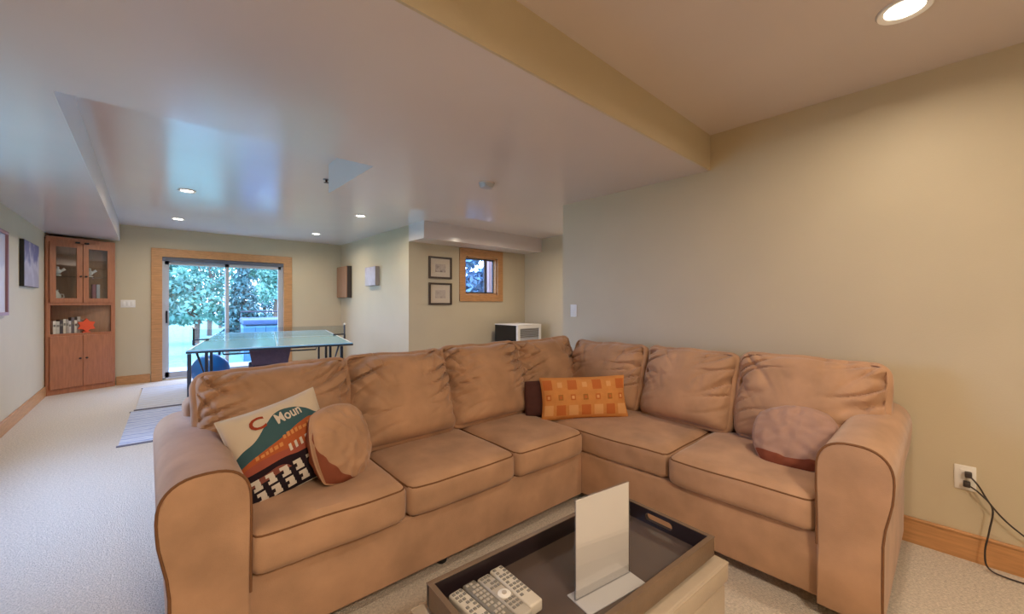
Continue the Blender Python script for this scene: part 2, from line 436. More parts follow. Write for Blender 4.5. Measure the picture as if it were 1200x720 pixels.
def back_fn(w, h, seed, wr=.018, sag=.02, bul=.07):
    def fn(p, u):
        q = p.copy()
        kx = max(0, 1-u.x**4); kz = max(0, 1-u.z**4)
        # belly towards the front, thin edges
        thin = 0.45 + 0.55*(kx*kz)**0.5
        q.y = q.y*thin
        if u.y < 0: q.y -= bul*(max(0, 1-u.x**2)*max(0, 1-(u.z*0.9+.15)**2))
        # soft sagging top edge and lifted corners
        if u.z > 0:
            q.z -= sag*(1-u.x**2)*u.z*0.6
            q.z += .012*noise.noise(Vector((p.x*6+seed, seed, 0)))*u.z
        # creases running in from the side seams and from the top corners
        e = abs(u.x)**1.7
        sgn = 1 if u.x > 0 else -1
        f = math.copysign(abs(u.y)**.5, u.y)*min(1.0, (1.0-abs(u.x))*14)
        cre = noise.noise(Vector((u.x*1.3+seed*3.1, p.z*17-u.x*u.x*sgn*1.5+seed, seed)))
        cre = max(0.0, 1-abs(cre)*4.0)
        up = .45+.55*max(-1.0, min(1.0, u.z*1.3+.1))
        q.y -= f*wr*e*cre*2.1*kz**.25*(.25+up)
        c2 = noise.noise(Vector((u.x*2.3*sgn+seed*1.7, (p.z*9-abs(u.x)*3.4), seed+9)))
        q.y -= f*wr*1.5*abs(u.x)**1.2*max(0.0, 1-abs(c2)*4.2)*kz**.25*up
        c3 = noise.noise(Vector((p.x*7+seed, p.z*1.5+seed*2, seed+5)))
        q.y -= f*wr*.7*max(0.0, 1-abs(c3)*5)*max(0.0, u.z)**2*kx
        big = noise.noise(Vector((p.x*4+seed*2, p.z*5, seed+3)))
        q.y -= .014*big*kx
        # side edges not straight
        q.x += .012*noise.noise(Vector((seed, p.z*7, sgn)))*abs(u.x)
        return q
    return fn

sofa = thing('sectional_sofa', 'large L-shaped tan suede sectional sofa with rolled arms and loose back cushions', 'sofa', (0, 0, 0))
ZB0, ZB1 = .065, .325
def frame_part(name, mb): return part(name, mb, 'suede', sofa, True)
frame_part('base_frame', MB().rbox(0, 1.79, 0, .90, ZB0, ZB1, .014, 3, mx=Matrix.Translation((.20, 1.595, 0)) @ Matrix.Rotation(-math.radians(1.8), 4, 'Z')))
frame_part('base_frame', MB().rbox(1.99, 2.925, .25, 2.50, ZB0, ZB1, .014, 3))
frame_part('back_frame', MB().rbox(.12, 2.925, 2.33, 2.515, ZB0, .80, .04, 4))
frame_part('back_frame', MB().rbox(2.79, 2.928, .22, 2.34, ZB0, .80, .04, 4))

# seat cushions: (x0,x1,y0,y1,rot) rot: 0 front faces -Y ; 1 front faces -X
ZS = .472
def seat_cushion(x0, x1, y0, y1, rot, seed, zt=ZS, zb=.322, rz=0.0):
    if rot == 0: w_, d_ = x1-x0, y1-y0
    else: w_, d_ = y1-y0, x1-x0
    h_ = zt-zb
    r = .042
    fn = seat_fn(.022, seed)
    vs, fs = soft_box(w_, d_, h_, r, (22, 18, 8), fn)
    mx = Matrix.Translation(((x0+x1)/2, (y0+y1)/2, (zt+zb)/2)) @ Matrix.Rotation((-PI/2 if rot else 0) + rz, 4, 'Z')
    c = part('seat_cushion', MB().add(vs, fs, 0, mx), 'suede', sofa, True)
    # welt: around the top edge (front and both sides)
    def edge(px, py):
        a = Vector((w_/2, d_/2, h_/2)); inn = Vector((a.x-r, a.y-r, a.z-r))
        q = Vector((px*a.x, py*a.y, a.z)); cc = Vector((max(-inn.x, min(inn.x, q.x)), max(-inn.y, min(inn.y, q.y)), inn.z))
        hv = Vector((q.x-cc.x, q.y-cc.y, 0)); hv = hv.normalized() if hv.length > 1e-6 else Vector((0, 0, 0))
        dv = (hv*.80 + Vector((0, 0, .60)))
        return fn(cc + dv*r, Vector((px, py, .75)))
    N = 24; path = []
    for k in range(N+1): path.append(edge(-1, 1-2*k/N*.97))
    path = path[:-1]
    for k in range(N+1): path.append(edge(-.96+1.92*k/N, -1))
    for k in range(N+1): path.append(edge(1, -.94+1.94*k/N))
    part('piping', MB().tube(path, .0038, 6, mx=mx), 'pipe', c, True)
    return c
LR = -math.radians(1.8)
seat_cushion(.256, .822, 1.540, 2.16, 0, 1.3, .485, .326, LR)
seat_cushion(.828, 1.432, 1.530, 2.15, 0, 2.7, rz=LR)
seat_cushion(1.438, 1.978, 1.512, 2.14, 0, 4.1, rz=LR)
seat_cushion(1.984, 2.64, .990, 2.12, 1, 5.9)
seat_cushion(1.955, 2.62, .362, .982, 1, 7.7)

def back_cushion(cx, cy, w_, h_, t_, rotz, tilt, zc, seed, roll=0, sag=.02, wr=.025, bul=.06):
    vs, fs = soft_box(w_, t_, h_, .065, (76, 10, 68), back_fn(w_, h_, seed, wr, sag, bul))
    mx = (Matrix.Translation((cx, cy, zc)) @ Matrix.Rotation(rotz, 4, 'Z') @ Matrix.Rotation(-tilt, 4, 'X') @ Matrix.Rotation(roll, 4, 'Y'))
    return part('back_cushion', MB().add(vs, fs, 0, mx), 'suede', sofa, True)
T = math.radians
back_cushion(.475, 2.165, .68, .50, .22, 0, T(17), .705, 11.2, sag=.0, roll=T(-2.0))
back_cushion(1.075, 2.130, .62, .52, .22, 0, T(19), .715, 23.5, sag=.01, wr=.034)
back_cushion(1.69, 2.135, .655, .53, .22, 0, T(18), .72, 37.1, sag=.015, wr=.034)
back_cushion(2.35, 2.195, .70, .51, .20, 0, T(14), .72, 41.9, sag=.02, roll=T(-1.5), wr=.034)
back_cushion(2.625, 1.80, .66, .49, .20, -PI/2, T(15), .705, 53.3, sag=.01)
back_cushion(2.625, 1.165, .60, .50, .22, -PI/2, T(17), .705, 67.7, sag=.01, roll=T(1.5))
back_cushion(2.630, .530, .68, .50, .22, -PI/2, T(17), .705, 71.3, sag=-.005)

# arms (profile: s from inner side to outer side, z)
def arm_profile(wd, zt):
    R = wd/2; Rz = .115; pts = [(0.0, ZB0), (0.0, .30), (-.002, zt-Rz-.05)]
    N = 18
    for k in range(0, N+1):
        a = PI - PI*k/N
        cx, sn = math.cos(a), math.sin(a)
        ex = 2/2.5
        pts.append((R+.003 + (R+.004)*math.copysign(abs(cx)**ex, cx), zt - Rz + Rz*abs(sn)**ex))
    pts += [(wd+.006, zt-Rz-.03), (wd+.003, zt-Rz-.07), (wd-.006, zt-Rz-.12), (wd-.016, zt-Rz-.17), (wd-.022, zt-Rz-.23), (wd-.024, ZB0)]
    return pts
def make_arm(mx, length, wd, zt, front_drop=0.0):
    pr = arm_profile(wd, zt)
    cx_ = wd/2; cz_ = .38
    rings = [(0.010, .0), (0.0, 0.006), (0.0, .022), (0.0, length*.5), (0.0, length-.02), (.01, length)]
    n = len(pr); vs = []; fs = []
    for (ins, t) in rings:
        for (s_, z_) in pr:
            vx = s_-cx_; vz = z_-cz_; ln = math.hypot(vx, vz)
            k = 1-ins/ln
            zz = max(ZB0, cz_+vz*k)
            if z_ > .5: zz += .012*t/length
            vs.append((cx_+vx*k, t, zz))
    for i in range(len(rings)-1):
        for k in range(n):
            q = (k+1) % n
            fs.append((i*n+k, i*n+q, (i+1)*n+q, (i+1)*n+k))
    fs.append(tuple(range(n))); fs.append(tuple(range((len(rings)-1)*n, len(rings)*n))[::-1])
    bm = bmesh.new(); bv = [bm.verts.new(mx @ Vector(v)) for v in vs]
    for f in fs: bm.faces.new([bv[i] for i in f])
    bmesh.ops.recalc_face_normals(bm, faces=bm.faces[:])
    a = part('arm', MB().bm(bm), 'suede', sofa, True)
    path = [Vector((s_, .004, z_)) for (s_, z_) in pr[1:]]
    part('piping', MB().tube([mx @ p for p in path], .0045, 6), 'pipe', a, True)
# left arm: inner side at X=.25, outer toward -X, front at Y=1.555 running +Y
make_arm(Matrix.Translation((.25, 1.545, 0)) @ Matrix(((-1, 0, 0, 0), (0, 1, 0, 0), (0, 0, 1, 0), (0, 0, 0, 1))), .95, .225, .722)
# right arm: inner side at Y=.36, outer toward -Y, front at X=1.945 running +X
make_arm(Matrix.Translation((1.945, .358, 0)) @ Matrix(((0, 1, 0, 0), (-1, 0, 0, 0), (0, 0, 1, 0), (0, 0, 0, 1))), .975, .215, .718)
for (fx, fy) in ((.15, 1.66), (1.05, 1.66), (1.9, 1.66), (.15, 2.40), (1.3, 2.42), (2.8, 2.40), (2.05, .27), (2.06, 1.2), (2.84, .27)):
    part('foot', MB().lathe([(.022, 0), (.026, .004), (.034, .06), (.034, .07)], 14, mx=Matrix.Translation((fx, fy, 0))), 'black', sofa, True)

# ---------------------------------------------------------------- throw pillows
def pillow_fn(w_, h_, t_, disc=0.0, pinch=.07, seed=0.0, wr=.004):
    def fn(u, v, side, off=0.0):
        x = u - pinch*u**3*(1-v*v); y = v - pinch*v**3*(1-u*u)
        if disc:
            xd = u*math.sqrt(1-v*v/2); yd = v*math.sqrt(1-u*u/2)
            x = x*(1-disc)+xd*disc; y = y*(1-disc)+yd*disc
        k = max(0.0, (1-u*u)*(1-v*v))
        z = (t_/2)*k**0.42
        z += wr*noise.noise(Vector((x*5+seed, y*5, seed)))*min(1, k*4)
        e = max(abs(u), abs(v))
        z += wr*1.6*noise.noise(Vector((math.atan2(v, u)*5+seed, e*1.2, 1)))*(e**3)*min(1, k*6)
        return Vector((x*w_/2, y*h_/2, side*(z+off)))
    return fn
def pillow_mesh(fn, n=36, band=None):
    mb = MB(); uvs = []
    g = lambda i: math.sin((-1+2*i/n)*PI/2)
    vs = []; fs = []; ms = []
    def add(side, mi):
        o = len(vs)
        for j in range(n+1):
            for i in range(n+1):
                vs.append(fn(g(i), g(j), side))
        for j in range(n):
            for i in range(n):
                q = (o+j*(n+1)+i, o+j*(n+1)+i+1, o+(j+1)*(n+1)+i+1, o+(j+1)*(n+1)+i)
                fs.append(q if side > 0 else q[::-1]); ms.append(1 if band and side > 0 and band(g(i+.5), g(j+.5)) else mi)
    add(1, 0); add(-1, 1)
    mb.v = [tuple(v) for v in vs]; mb.f = fs; mb.m = ms
    return mb
def place(o, centre, right, up):
    """local x -> right, local y -> up, local z -> outward normal"""
    r_ = Vector(right).normalized(); u_ = Vector(up); u_ = (u_ - r_*u_.dot(r_)).normalized(); n_ = r_.cross(u_)
    m = Matrix(((r_.x, u_.x, n_.x), (r_.y, u_.y, n_.y), (r_.z, u_.z, n_.z)))
    o.rotation_euler = m.to_euler(); o.location = centre
def seam(fn, n=20):
    p = []
    for k in range(n): p.append(fn(-1+2*k/n, -1, 1))
    for k in range(n): p.append(fn(1, -1+2*k/n, 1))
    for k in range(n): p.append(fn(1-2*k/n, 1, 1))
    for k in range(n): p.append(fn(-1, 1-2*k/n, 1))
    return p

# printed pillow ---------------------------------------------------
def printed_mat():
    m, nt, p = newmat('mountain_print_cloth')
    p.inputs['Roughness'].default_value = .85; p.inputs['Specular IOR Level'].default_value = .15
    tc = nt.nodes.new('ShaderNodeTexCoord'); sx = nt.nodes.new('ShaderNodeSeparateXYZ')
    nt.links.new(tc.outputs['Object'], sx.inputs[0])
    S = .185
    def math_(op, a, b):
        n = nt.nodes.new('ShaderNodeMath'); n.operation = op
        for i, v in enumerate((a, b)):
            if v is None: continue
            if isinstance(v, (int, float)): n.inputs[i].default_value = v
            else: nt.links.new(v, n.inputs[i])
        return n.outputs[0]
    u = math_('ADD', math_('MULTIPLY', sx.outputs['X'], .5/S), .5)
    v = math_('ADD', math_('MULTIPLY', sx.outputs['Y'], .5/S), .5)
    def ridge(pts):
        fc = nt.nodes.new('ShaderNodeFloatCurve'); c = fc.mapping.curves[0]
        c.points[0].location = pts[0]; c.points[1].location = pts[-1]
        for q in pts[1:-1]: c.points.new(*q)
        fc.mapping.update()
        nt.links.new(u, fc.inputs['Value'])
        return math_('GREATER_THAN', fc.outputs[0], v)
    colr = None
    def layer(mask, rgb):
        nonlocal colr
        mx = nt.nodes.new('ShaderNodeMix'); mx.data_type = 'RGBA'
        nt.links.new(mask, mx.inputs['Factor'])
        if colr is None: mx.inputs['A'].default_value = lin(206, 190, 168)
        else: nt.links.new(colr, mx.inputs['A'])
        mx.inputs['B'].default_value = lin(*rgb); colr = mx.outputs['Result']
    layer(ridge([(0, .50), (.10, .58), (.24, .64), (.40, .78), (.52, .86), (.66, .86), (.80, .80), (.92, .70), (1, .68)]), (62, 92, 98))
    layer(ridge([(0, .40), (.12, .46), (.3, .52), (.5, .58), (.7, .66), (.85, .68), (.93, .60), (1, .58)]), (176, 92, 52))
    layer(ridge([(0, .36), (.15, .42), (.35, .44), (.55, .44), (.72, .46), (.82, .60), (1, .64)]), (160, 84, 66))
    layer(ridge([(0, .33), (.2, .345), (.45, .37), (.6, .36), (.76, .40), (.86, .62), (1, .66)]), (40, 26, 32))
    layer(ridge([(0, .26), (.2, .28), (.42, .30), (.5, .22), (.7, .0), (.85, .0), (1, .0)]), (132, 76, 64))
    layer(ridge([(0, .20), (.2, .22), (.45, .25), (.6, .24), (.8, .2), (.9, .1), (1, .05)]), (36, 28, 34))
    nt.links.new(colr, p.inputs['Base Color'])
    return m
M['print'] = printed_mat()
M['p_red'] = mat('print_red', (150, 62, 40), .85, spec=.1)
M['p_white'] = mat('print_white', (206, 196, 182), .85, spec=.1)
M['p_orange'] = mat('print_orange', (206, 140, 82), .85, spec=.1)
M['p_navy'] = mat('dark_pillow_back', (54, 44, 44), .85, spec=.1)

pw = .37
f1 = pillow_fn(pw, pw*1.0, .13, 0, .06, 3.0)
P1 = pillow_mesh(f1, 44).build('throw_pillow', ['print', 'p_navy'], None, True, 60)
tag(P1, 'throw pillow printed with mountains and lettering, leaning by the left sofa arm', 'pillow')
place(P1, (.415, 1.86, .660), (.94, .06, .22), (-.16, .40, .90))
part('edge_seam', MB().tube(seam(f1), .0035, 6, True), 'p_white', P1, True)
def print_text(body, u0, v0, size, m, rot=0.0, sx=1.0, sy=1.0, name='printed_lettering'):
    cu = bpy.data.curves.new('t', 'FONT'); cu.body = body; cu.size = 1.0; cu.resolution_u = 3; cu.offset = 0.022
    to = bpy.data.objects.new('t', cu); col.objects.link(to)
    dg = bpy.context.evaluated_depsgraph_get()
    me = to.evaluated_get(dg).to_mesh()
    bm = bmesh.new(); bm.from_mesh(me); to.evaluated_get(dg).to_mesh_clear()
    bpy.data.objects.remove(to); bpy.data.curves.remove(cu)
    bmesh.ops.triangulate(bm, faces=bm.faces[:])
    cr, sr = math.cos(rot), math.sin(rot)
    for v in bm.verts:
        x, y = v.co.x*size*sx, v.co.y*size*sy
        uu, vv = u0 + x*cr - y*sr, v0 + x*sr + y*cr
        v.co = f1(max(-.98, min(.98, uu)), max(-.98, min(.98, vv)), 1, .0035)
    return part(name, MB().bm(bm), m, P1)
print_text('C', -.52, .50, .40, 'p_red', T(2), 1.15)
print_text('Moun', -.02, .46, .34, 'p_white', T(6), .70)
def print_patch(uv, m, name):
    vs = [f1(max(-.985, min(.985, a)), max(-.985, min(.985, b)), 1, .003) for a, b in uv]
    part(name, MB().add(vs, [tuple(range(len(uv)))]), m, P1)
rp = random.Random(12)
def dash(u0, v0, w_, h_, m, sk=.0):
    print_patch([(u0, v0), (u0+w_, v0+sk), (u0+w_, v0+h_+sk), (u0, v0+h_)], m, 'printed_stroke')
x = -.62
while x < -.05:
    k = rp.uniform(.05, .09); dash(x, -.10+(x+.6)*.14, k, rp.uniform(.05, .10), 'p_orange', .01); x += k+.03
x = -.02
while x < .62:
    k = rp.uniform(.05, .10); dash(x, .10+(x)*.16, k, rp.uniform(.06, .11), 'p_orange', .01); x += k+.03
for k in range(6):
    dash(.02+k*.12, -.20+k*.02, .055, .15, 'p_white', .015)
# zigzag blocks along the lower edge
for r_ in range(2):
    for c_ in range(6):
        u0 = -.84+c_*.275+r_*.05; v0 = -.66-r_*.27+c_*.012
        dash(u0, v0+.13, .16, .07, 'p_white', .01)
        dash(u0+.06, v0+.05, .11, .09, 'p_white', .01)
        dash(u0+.02, v0-.02, .17, .07, 'p_white', .01)

# round tan pillow beside it
f2 = pillow_fn(.325, .33, .15, .62, .0, 9.0, .012)
P2 = pillow_mesh(f2, 48).build('throw_pillow', ['suede', 'rust'], None, True, 60)
tag(P2, 'rounded tan pillow with rust-coloured back beside the mountain-print pillow', 'pillow')
place(P2, (.625, 1.80, .640), (.86, .50, -.08), (-.22, .26, .95))
part('edge_seam', MB().tube(seam(f2), .0035, 6, True), 'suede', P2, True)
# round mauve pillow on the right
f3 = pillow_fn(.36, .34, .15, .75, .0, 15.0, .013)
P3 = pillow_mesh(f3, 48).build('throw_pillow', ['mauve', 'rust'], None, True, 60)
tag(P3, 'rounded mauve-tan pillow lying against the right sofa arm', 'pillow')
place(P3, (2.325, .510, .592), (.18, -.97, .12), (.66, .10, .74))
part('edge_seam', MB().tube(seam(f3), .0035, 6, True), 'mauve', P3, True)
def crescent(fn, path, depth, P):
    pts = []; N = 30; seg = []
    for a, b in zip(path[:-1], path[1:]): seg.append(math.hypot(b[0]-a[0], b[1]-a[1]))
    tot = sum(seg)
    for k in range(N+1):
        d_ = tot*k/N; i = 0
        while i < len(seg)-1 and d_ > seg[i]: d_ -= seg[i]; i += 1
        t = d_/seg[i]; a, b = path[i], path[i+1]
        pts.append((a[0]+(b[0]-a[0])*t, a[1]+(b[1]-a[1])*t))
    vs = []; fs = []; K = 6
    S0, S1 = path[0], path[-1]
    for k, (a, b) in enumerate(pts):
        t = k/N
        iu = (1-t)**2*S0[0]+2*t*(1-t)*depth[0]+t*t*S1[0]; iv = (1-t)**2*S0[1]+2*t*(1-t)*depth[1]+t*t*S1[1]
        for j in range(K+1):
            m = j/K
            vs.append(fn((a*(1-m)+iu*m)*.99, (b*(1-m)+iv*m)*.99, 1, .0025))
    for k in range(N):
        for j in range(K):
            q = k*(K+1)+j; fs.append((q, q+1, q+K+2, q+K+1))
    bm = bmesh.new(); bv = [bm.verts.new(v) for v in vs]
    for f in fs: bm.faces.new([bv[i] for i in f])
    bmesh.ops.recalc_face_normals(bm, faces=bm.faces[:])
    part('gusset', MB().bm(bm), 'rust', P, True, label='rust-coloured gusset')
crescent(f2, [(-1, .55), (-1, -1), (.55, -1)], (-1.12, -1.05), P2)
crescent(f3, [(-1, -.55), (-1, -1), (1, -1), (1, -.7)], (0, -.90), P3)
# lumbar pillow with squares
M['lumbar'] = mat('ochre_cloth', (204, 138, 78), .85, var=.06, vscale=20, spec=.1)
M['sq1'] = mat('rust_orange_patch', (190, 108, 58), .85, spec=.1)
M['sq2'] = mat('olive_ochre_patch', (164, 112, 58), .85, spec=.1)
M['sq3'] = mat('pale_patch', (216, 160, 104), .85, spec=.1)
f4 = pillow_fn(.58, .275, .13, 0, .05, 21.0)
P4 = pillow_mesh(f4, 40).build('lumbar_pillow', ['lumbar', 'rust'], None, True, 60)
tag(P4, 'long orange lumbar pillow with a pattern of squares in the sofa corner', 'pillow')
place(P4, (2.16, 1.66, .615), (.444, -.35, .012), (.16, .20, .96))
part('edge_seam', MB().tube(seam(f4), .0035, 6, True), 'lumbar', P4, True)
rnd = random.Random(4)
def patch(u0, u1, v0, v1, m, off=.0022, nm='printed_square'):
    vs = []; fs = []; n = 4
    for j in range(n+1):
        for i in range(n+1): vs.append(f4(u0+(u1-u0)*i/n, v0+(v1-v0)*j/n, 1, off))
    for j in range(n):
        for i in range(n):
            a = j*(n+1)+i; fs.append((a, a+1, a+n+2, a+n+1))
    return part(nm, MB().add(vs, fs), m, P4, True)
cols = 7
for r_ in range(3):
    for c_ in range(cols):
        uc = -.86 + 1.72*c_/(cols-1); vc = (.62, .02, -.58)[r_]
        k = (c_*2 + r_*3) % 4
        big = (k == 0) or (r_ == 2 and c_ % 2 == 0)
        hu, hv = (.105, .24) if big else (.055, .13)
        m = ('sq1', 'sq2', 'sq3', 'sq1')[k]
        o = patch(uc-hu, uc+hu, vc-hv, vc+hv, m)
        if not big and k in (1, 3):
            patch(uc-.03, uc+.03, vc-.07, vc+.07, 'sq3' if k == 3 else 'sq1', .0035)
# brown pillow behind the lumbar pillow
M['brown'] = mat('dark_brown_cloth', (84, 54, 50), .85, var=.1, vscale=14, spec=.1)
f5 = pillow_fn(.26, .24, .10, .2, .04, 27.0)
P5 = pillow_mesh(f5, 28).build('throw_pillow', ['brown', 'brown'], None, True, 60)
tag(P5, 'small dark brown pillow peeking out behind the left end of the orange pillow', 'pillow')
place(P5, (2.005, 1.885, .595), (.70, -.45, 0), (.12, .2, .96))
part('edge_seam', MB().tube(seam(f5), .003, 6, True), 'brown', P5, True)

# ---------------------------------------------------------------- ottoman, tray and what is on it
OR = T(-3.9)
ocx, ocy = 1.005, .775
ott = thing('storage_ottoman', 'taupe leather storage ottoman carrying the dark tray in front of the sofa', 'ottoman', (ocx, ocy, 0), OR)
OW, OD, OZ = .94, .475, .375
part('body', MB().rbox(-OW/2+.008, OW/2-.008, -OD/2+.008, OD/2-.008, .03, OZ-.075, .012, 3), 'leather', ott, True)
part('lid', MB().rbox(-OW/2, OW/2, -OD/2, OD/2, OZ-.07, OZ, .014, 3), 'leather', ott, True)
part('piping', MB().tube([(-OW/2+.004, -OD/2+.004, OZ-.006), (OW/2-.004, -OD/2+.004, OZ-.006), (OW/2-.004, OD/2-.004, OZ-.006), (-OW/2+.004, OD/2-.004, OZ-.006)], .004, 6, True), 'leather', ott)
for i in range(1, 4):
    part('seam', MB().box(-OW/2+OW*i/4-.0015, -OW/2+OW*i/4+.0015, -OD/2+.0055, -OD/2+.012, .04, OZ-.078), 'tray_out', ott)
for sx_ in (-1, 1):
    for sy_ in (-1, 1):
        part('foot', MB().box(sx_*(OW/2-.06)-.02, sx_*(OW/2-.06)+.02, sy_*(OD/2-.05)-.02, sy_*(OD/2-.05)+.02, 0, .032), 'black', ott)

tray = thing('serving_tray', 'dark espresso wooden serving tray with cut-out handles on the ottoman', 'tray', (ocx+.003, ocy-.0, OZ+.001), OR)
TW, TD, TH, TT = .872, .405, .074, .016
part('shadow_plinth', MB().box(-TW/2+.02, TW/2-.02, -TD/2+.02, TD/2-.02, 0, .006), 'black', tray)  # black inset standing in for the shadow gap below the tray
part('tray_base', MB().box(-TW/2+TT, TW/2-TT, -TD/2+TT, TD/2-TT, .006, .018), 'tray_in', tray)
part('side_rail', MB().rbox(-TW/2, TW/2, TD/2-TT, TD/2, .012, TH, .003), 'dkwood', tray, True)
part('side_rail', MB().rbox(-TW/2, TW/2, -TD/2, -TD/2+TT, .012, TH, .003), 'tray_out', tray, True)
def end_board(x0, x1):
    """board in the YZ plane with a stadium-shaped slot"""
    y0, y1 = -TD/2+TT, TD/2-TT
    outer = [(y0, .012), (y1, .012), (y1, TH), (y0, TH)]
    hole = []; hl, hr, zc = .042, .014, .046
    for k in range(9):
        a = -PI/2 + PI*k/8; hole.append((hl+hr*math.cos(a), zc+hr*math.sin(a)))
    for k in range(9):
        a = PI/2 + PI*k/8; hole.append((-hl+hr*math.cos(a), zc+hr*math.sin(a)))
    bm = bmesh.new()
    def loop(pts):
        vs = [bm.verts.new((x0, y, z)) for y, z in pts]
        return [bm.edges.new((vs[i], vs[(i+1) % len(vs)])) for i in range(len(vs))]
    es = loop(outer) + loop(hole)
    bmesh.ops.triangle_fill(bm, use_beauty=True, use_dissolve=False, edges=es)
    r = bmesh.ops.extrude_face_region(bm, geom=bm.faces[:])
    for v in [g for g in r['geom'] if isinstance(g, bmesh.types.BMVert)]: v.co.x = x1
    bmesh.ops.recalc_face_normals(bm, faces=bm.faces[:])
    return MB().bm(bm)
part('handle_board', end_board(TW/2-TT, TW/2), 'dkwood', tray)
part('handle_board', end_board(-TW/2, -TW/2+TT), 'tray_out', tray)
for sy_ in (1, -1):
    part('rim_cap', MB().rbox(-TW/2-.001, TW/2+.001, sy_*(TD/2-TT/2)-TT/2-.001, sy_*(TD/2-TT/2)+TT/2+.001, TH, TH+.003, .001, 1), 'tray_out', tray)
for sx_ in (1, -1):
    part('rim_cap', MB().box(sx_*(TW/2-TT/2)-TT/2, sx_*(TW/2-TT/2)+TT/2, -TD/2+TT, TD/2-TT, TH, TH+.0025), 'tray_out', tray)
TZ = OZ+.001+.018
# sign holder
sg = thing('sign_holder', 'upright clear sign holder with a blank white sheet standing in the tray', 'sign holder', (1.015, .706, TZ), T(-9.5))
part('foot_plate', MB().rbox(-.117, .117, -.062, .030, 0, .004, .001, 1), 'acryl_base', sg)
part('foot_lip', MB().box(-.116, .116, -.004, .0, .004, .03), 'acryl', sg)
part('front_sheet', MB().box(-.113, .113, -.0045, -.0025, .004, .293), 'acryl', sg)
part('back_sheet', MB().box(-.113, .113, .0015, .0035, .004, .293), 'acryl', sg)
part('paper_sheet', MB().box(-.110, .110, -.0015, .0005, .006, .289), 'paper', sg)

# remotes
def remote(x, y, ln, wd, m, pad, label, rz, seed):
    t = thing('remote_control', label, 'remote control', (x, y, TZ), rz, 'remote controls in the tray')
    h_ = .034
    part('body', MB().rbox(-wd/2, wd/2, -ln, 0, 0, h_, .007, 3), m, t, True)
    mb = MB(); rr = random.Random(seed)
    ny = int(ln*.84/.016)
    for j in range(ny):
        yy = -.014 - j*.016
        if pad and abs(yy+ln*.52) < .024: continue
        for i in range(3):
            xx = (-1+i)*wd*.27
            if rr.random() < .12: continue
            mb.rbox(xx-wd*.10, xx+wd*.10, yy-.0045, yy+.0045, h_-.001, h_+.0025, .001, 1)
    b = part('buttons', mb, 'greyplast' if m != 'greyplast' else 'silver', t); b['kind'] = 'stuff'
    if pad:
        part('navigation_pad', MB().lathe([(.019, h_-.001), (.019, h_+.002), (.016, h_+.004), (.0, h_+.004)], 20, mx=Matrix.Translation((0, -ln*.52, 0))), 'white', t, True)
        part('centre_button', MB().lathe([(.007, h_+.004), (.007, h_+.006), (.0, h_+.0065)], 14, mx=Matrix.Translation((0, -ln*.52, 0))), 'silver', t, True)
    return t
remote(.648, .955, .185, .046, 'silver2', False, 'pale silver remote control at the left end of the tray', T(1), 1)
remote(.697, .958, .195, .045, 'greyplast', False, 'dark grey remote control, second from the left tray end', T(0), 2)
remote(.746, .951, .195, .046, 'silver', True, 'silver remote control with a round navigation pad in the tray', T(-1), 3)
remote(.799, .955, .19, .048, 'silver2', False, 'pale silver remote control nearest the sign holder', T(-3), 4)

# ---------------------------------------------------------------- electric outlet and cords on the right wall
def plate_on_right(name, y, z, label, cat, wd=.072, ht=.118):
    t = thing(name, label, cat, (XR, y, z), 0)
    part('cover_plate', MB().rbox(-.007, 0, -wd/2, wd/2, -ht/2, ht/2, .0025), 'white', t, True)
    return t
ot = plate_on_right('power_outlet', -.045, .395, 'white power outlet with two plugs low on the right wall', 'outlet')
for sz in (-1, 1):
    part('socket', MB().rbox(-.010, -.006, -.017, .017, sz*.026-.014, sz*.026+.014, .002), 'white', ot, True)
def cord(name, pts, label, z_end=None):
    sm = []
    P = [Vector(p) for p in pts]
    P = [P[0]] + P + [P[-1]]
    for i in range(1, len(P)-2):
        for k in range(8):
            t = k/8; a, b, c, d_ = P[i-1], P[i], P[i+1], P[i+2]
            sm.append(.5*((2*b)+(-a+c)*t+(2*a-5*b+4*c-d_)*t*t+(-a+3*b-3*c+d_)*t**3))
    sm.append(P[-1])
    t = thing(name, label, 'power cord', (0, 0, 0), 0, 'black cords from the right wall outlet')
    part('cable', MB().tube(sm, .0036, 8), 'cord', t, True)
    p = sm[0]
    part('plug', MB().rbox(p.x-.012, XR-.0085, p.y-.012, p.y+.012, p.z-.012, p.z+.012, .004), 'cord', t, True)
    return t
cord('extension_cord', [(2.925, -.055, .418), (2.905, -.085, .385), (2.905, -.125, .305), (2.91, -.19, .225), (2.905, -.30, .15), (2.90, -.5, .06), (2.90, -.8, .006)],
     'thin black cord running from the outlet to the right')
cord('extension_cord', [(2.925, -.050, .372), (2.90, -.090, .350), (2.89, -.128, .295), (2.885, -.118, .19), (2.88, -.105, .09), (2.875, -.115, .022), (2.87, -.17, .006), (2.875, -.30, .006), (2.89, -.6, .006)],
     'black cord dropping from the outlet and lying along the baseboard')

def switch(name, loc, rz, gangs, label):
    t = thing(name, label, 'light switch', loc, rz)
    wd = .046*gangs+.026
    part('cover_plate', MB().rbox(-wd/2, wd/2, -.007, 0, -.058, .058, .0025), 'white', t, True)
    for g in range(gangs):
        x = (g-(gangs-1)/2)*.046
        part('rocker', MB().rbox(x-.015, x+.015, -.011, -.006, -.032, .032, .002), 'white', t, True)
switch('light_switch', (XR, 2.385, 1.175), -PI/2, 1, 'white light switch at the far end of the right wall')
switch('light_switch', (-.222, YF, 1.235), 0, 3, 'white triple light switch between the cabinet and the sliding door')

